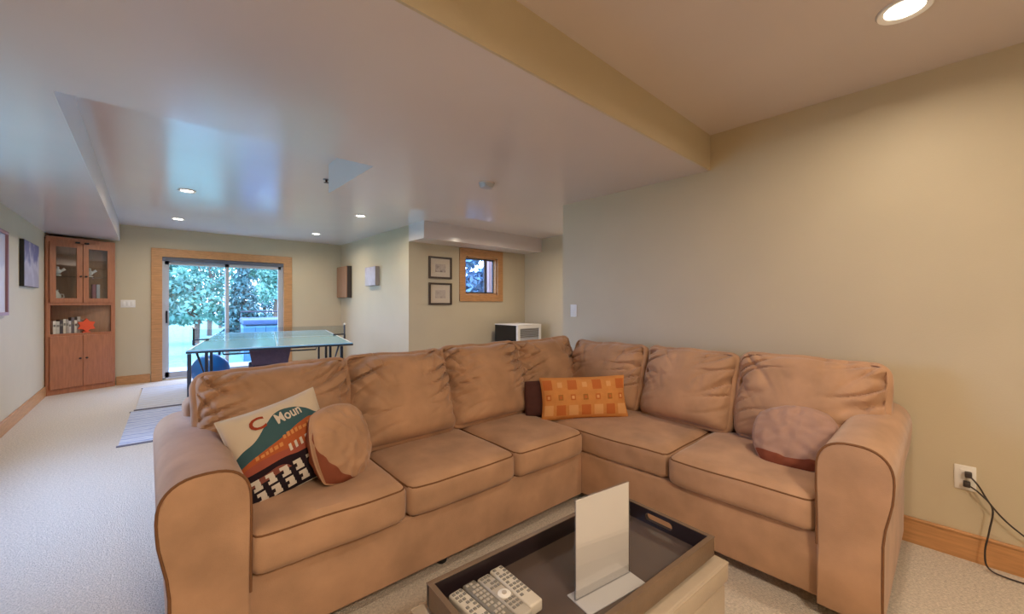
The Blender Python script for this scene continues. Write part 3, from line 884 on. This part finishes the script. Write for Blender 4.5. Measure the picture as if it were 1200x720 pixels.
# ---------------------------------------------------------------- ceiling smoke detector
sd = thing('smoke_detector', 'round off-white smoke detector on the dropped ceiling', 'smoke detector', (1.97, 2.46, L))
part('mount_plate', MB().lathe([(.062, -.008), (.062, -.0005)], 24), 'ceil', sd, True)
part('cover', MB().lathe([(.03, -.040), (.045, -.036), (.056, -.022), (.058, -.008)], 24), 'vinyl', sd, True)
sp = thing('ceiling_sprinkler', 'tiny dark sprinkler head on the raised ceiling', 'sprinkler', (1.275, 4.06, H))
part('collar', MB().lathe([(.030, -.004), (.030, -.0005)], 18), 'dkgrey', sp, True)
part('nozzle', MB().lathe([(.022, -.034), (.024, -.030), (.008, -.026), (.010, -.004)], 16), 'knob', sp, True)

# ---------------------------------------------------------------- corner cabinet
A = Vector((-1.008, 8.13)); B = Vector((-.362, 8.452))
u_ = (B-A).normalized(); CW = (B-A).length; ang = math.atan2(u_.y, u_.x)
cab = thing('corner_cabinet', 'tall cherry wood corner cabinet with glass doors above and solid doors below', 'cabinet', (A.x, A.y, 0), ang)
CI = Matrix.Translation((A.x, A.y, 0)) @ Matrix.Rotation(ang, 4, 'Z'); CI = CI.inverted()
def loc2(x, y):
    p = CI @ Vector((x, y, 0)); return (p.x, p.y)
CT = 2.13
pA = loc2(A.x, A.y); pB = loc2(B.x, B.y); pBk = loc2(B.x, 8.492); pC = loc2(-1.008, 8.492)
def rim_panel(a, b, th, z0, z1):
    a = Vector(a); b = Vector(b); d_ = (b-a).normalized(); n_ = Vector((-d_.y, d_.x))*th
    return MB().prism([tuple(a), tuple(b), tuple(b+n_), tuple(a+n_)], z0, z1)
part('side_panel', rim_panel(pC, pA, .016, .0, CT), 'cherry', cab)
part('side_panel', rim_panel(pB, pBk, .012, .0, CT), 'cherry', cab)
part('back_panel', rim_panel(pBk, pC, .012, .0, CT), 'cherry_dark', cab)
def shelf(z, th=.02, m='cherry'):
    q = [(.02, .022), (CW-.03, .022), (CW-.025, .03), (loc2(-.98, 8.475)[0], loc2(-.98, 8.475)[1])]
    return part('shelf', MB().prism(q, z-th, z), m, cab)
shelf(.10); shelf(.80); shelf(1.245); shelf(1.62, .008, 'cabglass'); 
part('top_panel', MB().prism([(-.0, -.0), (CW, -.0), tuple(pBk), tuple(pC)], CT, CT+.02), 'cherry', cab)
ff = MB()
for (a, b, z0, z1) in ((0, .045, 0, CT), (CW-.045, CW, 0, CT), (.045, CW-.045, 2.065, CT), (.045, CW-.045, 1.215, 1.268), (.045, CW-.045, .775, .825), (.045, CW-.045, 0, .095)):
    ff.box(a, b, .0, .022, z0, z1)
part('face_frame', ff, 'cherry', cab)
def cab_door(a, b, z0, z1, glazed, knob_x, kz):
    y = -.018
    if glazed:
        s_ = .058
        dd = part('door', MB().box(a, a+s_, y, .0, z0, z1).box(b-s_, b, y, .0, z0, z1).box(a+s_, b-s_, y, .0, z0, z0+s_).box(a+s_, b-s_, y, .0, z1-s_, z1), 'cherry', cab)
        part('pane', MB().box(a+s_, b-s_, y+.006, y+.010, z0+s_, z1-s_), 'cabglass', dd)
    else:
        s_ = .05
        mb = MB().rbox(a, b, y, .0, z0, z1, .003)
        dd = part('door', mb, 'cherry', cab)
    part('knob', MB().lathe([(.006, 0), (.006, .012), (.014, .018), (.012, .028), (.0, .030)], 14, mx=Matrix.Translation((knob_x, y, kz)) @ Matrix.Rotation(PI/2, 4, 'X')), 'knob', dd, True)
    return dd
mid = CW/2
cab_door(.035, mid-.004, 1.255, 2.075, True, mid-.028, 1.62)
cab_door(mid+.004, CW-.035, 1.255, 2.075, True, mid+.028, 1.62)
cab_door(.035, mid-.002, .075, .79, False, mid-.035, .47)
cab_door(mid+.002, CW-.035, .075, .79, False, mid+.035, .47)
for x in (mid-.05, mid+.045):
    part('catch', MB().rbox(x-.022, x+.022, -.024, -.0, 2.082, 2.105, .005), 'black', cab)
# things in the cabinet (local cabinet coordinates turned into world)
CWm = Matrix.Translation((A.x, A.y, 0)) @ Matrix.Rotation(ang, 4, 'Z')
def cabpos(x, y, z): return tuple(CWm @ Vector((x, y, z)))
bookc = [(214, 206, 190), (190, 184, 170), (70, 62, 66), (206, 196, 176), (160, 150, 140), (196, 190, 186), (100, 92, 96), (220, 212, 200), (178, 170, 160), (140, 120, 104)]
bx = .085
rb = random.Random(7)
words = ['tall cream', 'narrow stone-grey', 'dark charcoal', 'ivory', 'warm grey', 'light grey', 'slate', 'white', 'pale taupe', 'brown-grey']
for i, c in enumerate(bookc):
    th = rb.uniform(.024, .038); ht = rb.uniform(.19, .255)
    m = mat('book_cover_%d' % i, c, .6, var=.05, vscale=20)
    t = thing('book', '%s book, number %d from the left in the cabinet row' % (words[i], i+1) if False else '%s upright book in the open cabinet niche' % words[i], 'book', cabpos(bx+th/2, .04, .8005), ang, 'books in the cabinet niche')
    dp = .10 - i*.004
    part('cover', MB().box(-th/2, -th/2+.002, 0, dp, 0, ht).box(th/2-.002, th/2, 0, dp, 0, ht).box(-th/2, th/2, -.002, 0, 0, ht), m, t)
    part('pages', MB().box(-th/2+.002, th/2-.002, .001, dp-.004, .003, ht-.004), 'paper', t)
    part('spine_band', MB().box(-th/2+.003, th/2-.003, -.0028, -.0019, ht*.6, ht*.75), 'greyplast', t)
    bx += th+.002
M['redtoy'] = mat('orange_red_paint', (226, 84, 44), .45)
rt = thing('ornament', 'orange-red star-shaped ornament in front of the books in the cabinet niche', 'ornament', cabpos(.41, .016, .826), ang)
star = []
for k in range(12):
    a = PI/2 + 2*PI*k/12; r_ = .105 if k % 2 == 0 else .068
    star.append((r_*math.cos(a), r_*math.sin(a)*.95))
part('star', MB().prism(star, -.012, .012, mx=Matrix.Translation((0, -.002, .100)) @ Matrix.Rotation(PI/2, 4, 'X')), 'redtoy', rt)
part('stand', MB().rbox(-.04, .04, -.012, .014, 0, .014, .003), 'redtoy', rt)
def figurine(x, z, s, label, kind, y=.07):
    t = thing('figurine', label, 'figurine', cabpos(x, y, z), ang, 'white figurines in the cabinet')
    part('base', MB().lathe([(.030*s, 0), (.032*s, .006*s), (.026*s, .014*s)], 16), 'white', t, True)
    if kind == 'bird':
        part('body', MB().lathe([(.004*s, .014*s), (.026*s, .03*s), (.032*s, .05*s), (.022*s, .075*s), (.008*s, .09*s)], 16), 'white', t, True)
        for sg_ in (-1, 1):
            part('wing', MB().add([(0, 0, .05*s), (sg_*.055*s, .006, .10*s), (sg_*.075*s, .004, .075*s), (sg_*.02*s, -.006, .035*s), (0, -.012, .05*s), (sg_*.05*s, -.004, .09*s)], [(0, 1, 2, 3), (4, 3, 2, 5), (0, 4, 5, 1), (1, 5, 2), (0, 3, 4)]), 'white', t)
        part('head', MB().lathe([(.004*s, .085*s), (.014*s, .093*s), (.014*s, .104*s), (.004*s, .112*s)], 12), 'white', t, True)
    else:
        part('body', MB().lathe([(.020*s, .014*s), (.045*s, .05*s), (.05*s, .09*s), (.03*s, .13*s), (.022*s, .15*s), (.028*s, .165*s)], 18), 'white', t, True)
        part('handle', MB().tube([(.044*s, 0, .11*s), (.072*s, 0, .11*s), (.075*s, 0, .07*s), (.046*s, 0, .06*s)], .006*s, 8), 'white', t, True)
figurine(.14, 1.6205, 1.15, 'white winged figurine on the glass shelf behind the left cabinet door', 'bird')
figurine(.46, 1.6205, 1.15, 'white winged figurine on the glass shelf behind the right cabinet door', 'bird', .05)
figurine(.125, 1.2455, 1.1, 'cream jug on the bottom of the left glazed cabinet compartment', 'jug', .085)
M['binder'] = mat('mauve_binder', (150, 96, 110), .5)
for i, (m, lb) in enumerate((('binder', 'mauve book upright behind the right glass cabinet door'), ('vinyl', 'pale grey book upright behind the right glass cabinet door'))):
    t = thing('book', lb, 'book', cabpos(.50+i*.045, .030, 1.2455), ang, 'books behind cabinet glass')
    part('cover', MB().box(-.018, -.015, 0, .04, 0, .27).box(.015, .018, 0, .04, 0, .27).box(-.018, .018, -.003, 0, 0, .27), m, t)
    part('pages', MB().box(-.015, .015, .001, .036, .003, .265), 'paper', t)

# ---------------------------------------------------------------- wall pictures
def art_mat(name, c1, c2, c3, sc_=6, axis='Z'):
    m, nt, p = newmat(name)
    p.inputs['Roughness'].default_value = .5
    tc = nt.nodes.new('ShaderNodeTexCoord'); n = nt.nodes.new('ShaderNodeTexNoise'); n.inputs['Scale'].default_value = sc_; n.inputs['Detail'].default_value = 6
    nt.links.new(tc.outputs['Object'], n.inputs['Vector'])
    sx = nt.nodes.new('ShaderNodeSeparateXYZ'); nt.links.new(tc.outputs['Object'], sx.inputs[0])
    a = nt.nodes.new('ShaderNodeMath'); a.operation = 'MULTIPLY_ADD'; a.inputs[1].default_value = 1.1; a.inputs[2].default_value = .0
    nt.links.new(sx.outputs[axis], a.inputs[0])
    b = nt.nodes.new('ShaderNodeMath'); b.operation = 'ADD'; nt.links.new(a.outputs[0], b.inputs[0]); nt.links.new(n.outputs['Fac'], b.inputs[1])
    r = nt.nodes.new('ShaderNodeValToRGB'); e = r.color_ramp.elements
    e[0].position = .3; e[0].color = lin(*c1); e[1].position = .72; e[1].color = lin(*c3)
    k = e.new(.55); k.color = lin(*c2)
    nt.links.new(b.outputs[0], r.inputs['Fac']); nt.links.new(r.outputs['Color'], p.inputs['Base Color'])
    return m
# canvas on left wall
c1 = thing('canvas_picture', 'dark-edged canvas picture with purple sky on the left wall beside the cabinet', 'picture', (XL, 7.10, 1.68))
part('stretcher', MB().rbox(.0, .035, -.36, .42, -.25, .26, .003), 'black', c1)
part('print', MB().box(.035, .037, -.355, .415, -.245, .255), art_mat('purple_landscape_print', (150, 140, 150), (176, 168, 176), (92, 88, 128), 5), c1)
c2 = thing('framed_picture', 'pale framed picture cut off by the left edge of the view', 'picture', (XL, 5.78, 1.53))
def frame_ring(w_, h_, b, d0, d1, ax='x'):
    mb = MB()
    for (a0, a1, z0, z1) in ((-w_/2, -w_/2+b, -h_/2, h_/2), (w_/2-b, w_/2, -h_/2, h_/2), (-w_/2+b, w_/2-b, -h_/2, -h_/2+b), (-w_/2+b, w_/2-b, h_/2-b, h_/2)):
        if ax == 'x': mb.box(d0, d1, a0, a1, z0, z1)
        else: mb.box(a0, a1, d0, d1, z0, z1)
    return mb
part('frame', frame_ring(.70, .80, .03, 0, .03), mat('mauve_frame', (150, 110, 116), .5), c2)
part('print', MB().box(.0, .012, -.32, .32, -.37, .37), art_mat('pale_print', (196, 190, 196), (206, 202, 206), (180, 176, 190), 4), c2)
# two framed pictures in the nook
M['frame_dk'] = mat('dark_bronze_frame', (62, 48, 40), .4)
M['matboard'] = mat('mat_board', (206, 192, 172), .7)
for (zc, lb, cc) in ((1.817, 'upper of the two dark-framed pictures left of the small window', (112, 98, 100)), (1.394, 'lower of the two dark-framed pictures left of the small window', (160, 146, 140))):
    t = thing('framed_picture', lb, 'picture', (3.515, YN, zc), 0, 'framed pictures in the nook')
    part('frame', frame_ring(.43, .355, .030, -.025, 0, 'y'), 'frame_dk', t)
    part('mat_board', MB().box(-.19, .19, -.010, 0, -.152, .152), 'matboard', t)
    part('print', MB().box(-.095, .095, -.012, -.0101, -.07, .06), art_mat('sketch_print', cc, (190, 176, 162), cc, 14), t)
    part('pane', MB().box(-.19, .19, -.018, -.016, -.152, .152), glass_mat('picture_glass', (1, 1, 1), .03), t)
# canvas on daylight wall
c3 = thing('canvas_picture', 'small pale canvas on the daylit wall right of the sliding door', 'picture', (XR, 6.84, 1.715))
part('stretcher', MB().rbox(-.075, 0, -.20, .24, -.165, .165, .004), mat('shaded_canvas_side', (150, 140, 136), .7), c3)  # greyer side colour carries the shade on the near edge
part('print', MB().box(-.077, -.075, -.195, .235, -.16, .16), art_mat('lavender_print', (176, 170, 176), (190, 184, 194), (168, 158, 176), 7), c3)
# dartboard cabinet
dc = thing('dartboard_cabinet', 'closed wooden dartboard cabinet on the wall in the far right corner', 'wall cabinet', (XR, 8.16, 1.66))
part('body', MB().rbox(-.09, 0, -.26, .27, -.31, .31, .004), 'cord', dc)
M['dartwood'] = mat('brown_wood', (146, 108, 82), .45, var=.12, vscale=6, stretch=(8, 8, 1))
part('door', MB().rbox(-.108, -.091, -.258, .003, -.305, .305, .003), 'dartwood', dc)
part('door', MB().rbox(-.108, -.091, .007, .268, -.305, .305, .003), 'dartwood', dc)

# ---------------------------------------------------------------- mini fridge in the nook
fr = thing('mini_fridge', 'mini fridge with dark side and white-framed door in the nook corner', 'fridge', (4.56, 4.86, 0))
part('body', MB().rbox(0, .56, .045, .60, .03, .862, .008), 'black', fr)
fd = part('door', MB().box(0, .05, 0, .043, .04, .862).box(.51, .56, 0, .043, .04, .862).box(.05, .51, 0, .043, .812, .862).box(.05, .51, 0, .043, .04, .09), 'white', fr)
part('door_panel', MB().box(.05, .51, .012, .04, .09, .812), 'vinyl', fd)
for k in range(5):
    part('louvre', MB().box(.06, .50, .004, .012, .785-k*.03, .797-k*.03), 'greyplast', fd)
part('top_panel', MB().rbox(-.004, .564, -.002, .604, .863, .877, .004), 'white', fr)
for (x, y) in ((.05, .1), (.51, .1), (.05, .55), (.51, .55)):
    part('foot', MB().lathe([(.02, 0), (.02, .031)], 12, mx=Matrix.Translation((x, y, 0))), 'black', fr)

# ---------------------------------------------------------------- table tennis table
TR = T(-11)
tt = thing('table_tennis_table', 'table tennis table with glossy pale blue top standing behind the sofa', 'table', (.29, 5.25, 0), TR)
TWd, TLn = 1.60, 2.70
part('table_top', MB().rbox(0, TWd, 0, TLn/2-.004, .738, .76, .003), 'ttop', tt)
part('table_top', MB().rbox(0, TWd, TLn/2+.004, TLn, .738, .76, .003), 'ttop', tt)
part('edge_apron', frame_ring(1, 1, .0, 0, 0) if False else MB().box(.0, TWd, -.004, .012, .728, .748).box(0, TWd, TLn-.012, TLn+.004, .728, .748).box(-.004, .012, 0, TLn, .728, .748).box(TWd-.012, TWd+.004, 0, TLn, .728, .748), 'steel', tt)
part('centre_line', MB().box(TWd/2-.003, TWd/2+.003, .01, TLn-.01, .7602, .7606), 'white_t', tt)
for (x0, x1, y0, y1) in ((0, .02, 0, TLn), (TWd-.02, TWd, 0, TLn), (0, TWd, 0, .02), (0, TWd, TLn-.02, TLn)):
    part('border_line', MB().box(x0, x1, y0, y1, .7602, .7606), 'white_t', tt)
for x in (.05, TWd-.12):
    for y in (.05, 1.1, TLn-1.1, TLn-.05):
        xx = x if not (x < .2 and y < .1) else .018
        part('leg', MB().rbox(xx-.016, xx+.016, y-.016, y+.016, 0, .72, .003), 'steel', tt)
for y in (.30, TLn-.30):
    part('leg_brace', MB().tube([(.05, y, .70), (.12, y, .45), (TWd-.19, y, .45), (TWd-.12, y, .70)], .012, 8), 'steel', tt, True)
net = thing('table_net', 'low table tennis net clamped across the table', 'net', (.29, 5.25, .7606), TR)
M['net'] = glass_mat('net_mesh', (.86, .90, .93), .02)
part('mesh', MB().box(-.10, TWd+.10, TLn/2-.001, TLn/2+.001, .005, .135), 'net', net)
part('tape', MB().box(-.10, TWd+.10, TLn/2-.002, TLn/2+.002, .135, .143), 'net', net)
for x in (-.11, TWd+.11):
    part('post', MB().tube([(x, TLn/2, -.06), (x, TLn/2, .15)], .011, 8), 'steel', net, True)
    sgn = 1 if x < 0 else -1
    part('clamp', MB().rbox(min(x, x+sgn*.16), max(x, x+sgn*.16), TLn/2-.018, TLn/2+.018, .0004, .018, .003).rbox(min(x, x+sgn*.16), max(x, x+sgn*.16), TLn/2-.018, TLn/2+.018, -.075, -.05, .003).box(x-.012, x+.012, TLn/2-.018, TLn/2+.018, -.06, .01), 'steel', net)
    part('post_cap', MB().lathe([(.012, .15), (.018, .158), (.018, .17), (.006, .178)], 12, mx=Matrix.Translation((x, TLn/2, 0))), 'white', net, True)

# chair under the table
ch = thing('side_chair', 'plum fabric chair pushed under the table tennis table', 'chair', (1.13, 5.72, 0), T(-8))
part('seat', MB().rbox(-.22, .22, -.02, .42, .42, .48, .02, 3), 'chair', ch, True)
bk = MB(); bvs = []
part('backrest', MB().add([(-.19, -.045, .49), (.19, -.045, .49), (.19, -.005, .49), (-.19, -.005, .49), (-.225, -.085, .705), (.225, -.085, .705), (.225, -.05, .705), (-.225, -.05, .705)],
     [(0, 3, 2, 1), (4, 5, 6, 7), (0, 1, 5, 4), (1, 2, 6, 5), (2, 3, 7, 6), (3, 0, 4, 7)]), 'chair', ch)
for (x, y) in ((-.19, .0), (.19, .0), (-.19, .39), (.19, .39)):
    part('leg', MB().tube([(x, y, .43), (x*1.08, y, 0)], .013, 8), 'steel', ch, True)
for x in (-.17, .17):
    part('back_post', MB().tube([(x, -.01, .44), (x, -.02, .52)], .011, 8), 'steel', ch, True)

# exercise ball
M['ball'] = mat('blue_vinyl', (46, 116, 190), .25)
bl = thing('exercise_ball', 'blue exercise ball on the floor beyond the table legs', 'ball', (.70, 7.5, 0))
prof = []
Rb = .24
for k in range(33):
    a = -PI/2 + PI*k/32; prof.append((max(.001, Rb*math.cos(a)), Rb+Rb*math.sin(a)+.006*0))
part('shell', MB().lathe(prof, 36), 'ball', bl, True)
part('valve', MB().lathe([(.012, 0), (.012, .004), (.006, .006)], 12, mx=Matrix.Translation((0, 0, Rb*2-.002))), 'white', bl, True)

# ---------------------------------------------------------------- rugs
def rug_mat(name, c1, c2, c3):
    m, nt, p = newmat(name)
    p.inputs['Roughness'].default_value = .95; p.inputs['Specular IOR Level'].default_value = .1
    tc = nt.nodes.new('ShaderNodeTexCoord'); wv = nt.nodes.new('ShaderNodeTexWave'); wv.bands_direction = 'Y'
    wv.inputs['Scale'].default_value = 2.4; wv.inputs['Distortion'].default_value = 2.5; wv.inputs['Detail'].default_value = 4; wv.inputs['Detail Scale'].default_value = 4
    nt.links.new(tc.outputs['Object'], wv.inputs['Vector'])
    r = nt.nodes.new('ShaderNodeValToRGB'); e = r.color_ramp.elements
    e[0].color = lin(*c1); e[1].color = lin(*c3); k = e.new(.5); k.color = lin(*c2)
    nt.links.new(wv.outputs['Fac'], r.inputs['Fac']); nt.links.new(r.outputs['Color'], p.inputs['Base Color'])
    return m
RB = mat('rug_binding', (112, 108, 116), .9)
def rug(x0, x1, y0, y1, m, label):
    t = thing('rug', label, 'rug', ((x0+x1)/2, (y0+y1)/2, 0), T(-2), 'rugs by the table tennis table')
    a, b = (x1-x0)/2, (y1-y0)/2
    part('pile', MB().rbox(-a, a, -b, b, .001, .014, .004), m, t, True)
    part('border', MB().box(-a-.012, a+.012, -b-.03, -b, .001, .010), RB, t)
    part('border', MB().box(-a-.012, a+.012, b, b+.03, .001, .010), RB, t)
rug(-.165, 1.7, 4.83, 6.22, rug_mat('blue_grey_rug', (150, 160, 186), (204, 204, 206), (172, 178, 196)), 'blue-grey striped rug nearest the sofa')
rug(-.08, 1.75, 6.34, 7.85, rug_mat('sand_blue_rug', (176, 176, 178), (206, 198, 188), (186, 190, 196)), 'sand and grey striped rug in front of the sliding door')

# ---------------------------------------------------------------- outdoors
M['lawn'] = mat('lawn_grass', (104, 150, 136), .95, var=.25, vscale=6)
M['patio'] = mat('patio_concrete', (150, 172, 178), .8, var=.06, vscale=5)
gr = MB().box(-30, 34, YF+.15, 60, -.22, -.12).box(XR+.14, 34, YN+.15, YF+.15, -.22, -.12).box(-30, XL-.13, -30, YF+.15, -.22, -.12)
o = struct('floor_lawn', gr, 'lawn', 'green lawn outside the sliding door'); o['category'] = 'lawn'
o = struct('floor_patio', MB().box(-1.2, 3.6, YF+.15, 10.4, -.12, -.04), 'patio', 'pale concrete patio outside the sliding door'); o['category'] = 'patio'
# hot tub
M['tub'] = mat('blue_grey_tub', (74, 122, 150), .5, var=.08, vscale=8)
M['tubc'] = mat('navy_tub_cover', (60, 84, 122), .5, var=.06, vscale=5)
ht = thing('hot_tub', 'blue hot tub with a padded cover out on the lawn', 'hot tub', (1.58, 10.6, -.12), T(-6))
for k in range(9):
    part('side_board', MB().rbox(.02+k*.2, .02+k*.2+.194, 0, .03, 0, .84, .006), 'tub', ht)
for k in range(8):
    part('side_board', MB().rbox(0, .03, .04+k*.2, .04+k*.2+.194, 0, .84, .006), 'tub', ht)
part('shell', MB().rbox(.03, 1.82, .03, 1.66, 0, .86, .03, 3), 'tub', ht, True)
part('cover', MB().rbox(-.02, .90, -.02, 1.70, .87, .99, .03, 3), 'tubc', ht, True)
part('cover', MB().rbox(.91, 1.86, -.02, 1.70, .87, .99, .03, 3), 'tubc', ht, True)
part('cover_lifter', MB().tube([(.0, 1.5, .6), (.0, 1.5, 1.14), (1.84, 1.5, 1.14), (1.84, 1.5, .6)], .02, 8), 'steel', ht, True)

leafm = [mat('leaf_green_a', (78, 126, 112), .7, var=.2, vscale=3), mat('leaf_green_b', (100, 148, 130), .7, var=.2, vscale=3), mat('needle_green', (64, 104, 102), .7, var=.2, vscale=3), mat('blue_spruce', (104, 150, 180), .7, var=.2, vscale=3)]
bark = mat('bark', (96, 78, 64), .9, var=.2, vscale=12)
def leaves(rr, n, shape, size):
    mb = MB(); vs = mb.v; fs = mb.f; ms = mb.m
    for _ in range(n):
        p = shape(rr)
        a = Vector((rr.gauss(0, 1), rr.gauss(0, 1), rr.gauss(0, 1))).normalized()
        b = a.orthogonal().normalized(); c = a.cross(b)
        th = rr.uniform(0, 2*PI); b2 = b*math.cos(th)+c*math.sin(th); c2 = a.cross(b2)
        s_ = size*rr.uniform(.6, 1.3)
        o_ = len(vs)
        for q in (p-b2*s_, p+c2*s_*.5, p+b2*s_, p-c2*s_*.5): vs.append(tuple(q))
        fs.append((o_, o_+1, o_+2, o_+3)); ms.append(0)
    return mb
def broadleaf(x, y, hgt, rad, n, mi, seed, label, z0=-.12, lf=.085):
    t = thing('leafy_tree', label, 'tree', (x, y, z0), 0, 'trees outside the sliding door')
    rr = random.Random(seed)
    blobs = [(rr.uniform(-.55, .55)*rad, rr.uniform(-.5, .5)*rad, hgt*rr.uniform(.35, .9), rad*rr.uniform(.3, .5)) for _ in range(12)]
    def shp(q):
        b = q.choice(blobs); v = Vector((q.gauss(0, 1), q.gauss(0, 1), q.gauss(0, 1))).normalized()*b[3]*q.uniform(.6, 1)
        return Vector((b[0]+v.x, b[1]+v.y, max(.1, b[2]+v.z*.8)))
    part('foliage', leaves(rr, n, shp, lf), leafm[mi], t, kind='stuff')
    part('trunk', MB().tube([(0, 0, 0), (.05, 0, hgt*.4), (-.04, .05, hgt*.8)], [.09, .07, .02], 8), bark, t, True)
    for b in blobs[:5]:
        part('branch', MB().tube([(.03, 0, hgt*.35), (b[0]*.5, b[1]*.5, (hgt*.35+b[2])/2), (b[0], b[1], b[2])], [.04, .025, .01], 6), bark, t, True)
def conifer(x, y, hgt, rad, n, seed, label, z0=-.12):
    t = thing('conifer_tree', label, 'tree', (x, y, z0), 0, 'trees outside the sliding door')
    rr = random.Random(seed)
    def shp(q):
        k = 1-math.sqrt(q.random()); tier = int(k*9)/9+.02
        r_ = rad*(1-k)*(1-.45*((k*9) % 1)); a = q.choice(range(11))/11*2*PI+tier*7+q.gauss(0, .12); r2 = r_*q.random()**.5
        return Vector((r2*math.cos(a), r2*math.sin(a), .25+hgt*.95*k-r2*.22))
    part('foliage', leaves(rr, n, shp, .07), leafm[2], t, kind='stuff')
    part('trunk', MB().tube([(0, 0, 0), (0, 0, hgt)], [.08, .01], 8), bark, t, True)
conifer(1.95, 13.2, 2.9, .75, 3200, 3, 'small conifer behind the hot tub')
broadleaf(.05, 13.4, 3.2, 1.0, 3800, 0, 5, 'leafy tree at the left edge of the door view')
broadleaf(1.2, 17.0, 2.4, 1.2, 3400, 1, 8, 'low bushy tree on the lawn in the middle of the left pane')
broadleaf(3.35, 16.2, 4.6, 1.15, 4200, 1, 11, 'tall leafy tree behind the hot tub at the right door edge')
broadleaf(1.9, 20.8, 5.6, 1.8, 4200, 0, 17, 'large leafy tree far out on the lawn at the centre of the door')
conifer(4.2, 22.5, 5.2, 1.0, 3600, 23, 'tall conifer far back seen through the right pane')
broadleaf(-.9, 18.2, 4.5, 1.4, 3800, 0, 29, 'large leafy tree far back at the left of the door view')
# greenery beside the nook window
broadleaf(5.32, 7.2, 2.7, .85, 3600, 3, 31, 'bluish shrub right outside the nook window')
o = struct('wall_outside', MB().box(4.90, 6.4, 6.05, 6.2, -.12, 2.7), mat('mauve_concrete', (178, 150, 150), .85, var=.08, vscale=4), 'mauve retaining wall seen through the nook window'); o['category'] = 'wall'
broadleaf(2.9, 26.5, 6.5, 2.2, 3800, 1, 37, 'pale leafy tree furthest away between the door panes')
for i, (x, y, hh, rr_, lb) in enumerate(((1.0, 33, 10, 2.4, 'big tree of the far hedge row, left of the door mullion'),
        (4.6, 36, 11, 2.6, 'big tree of the far hedge row, just right of the door mullion'), (7.8, 33, 10, 2.4, 'big tree of the far hedge row at the right door jamb'))):
    broadleaf(x, y, hh, rr_, 6000, i % 2, 50+i, lb, lf=.26)
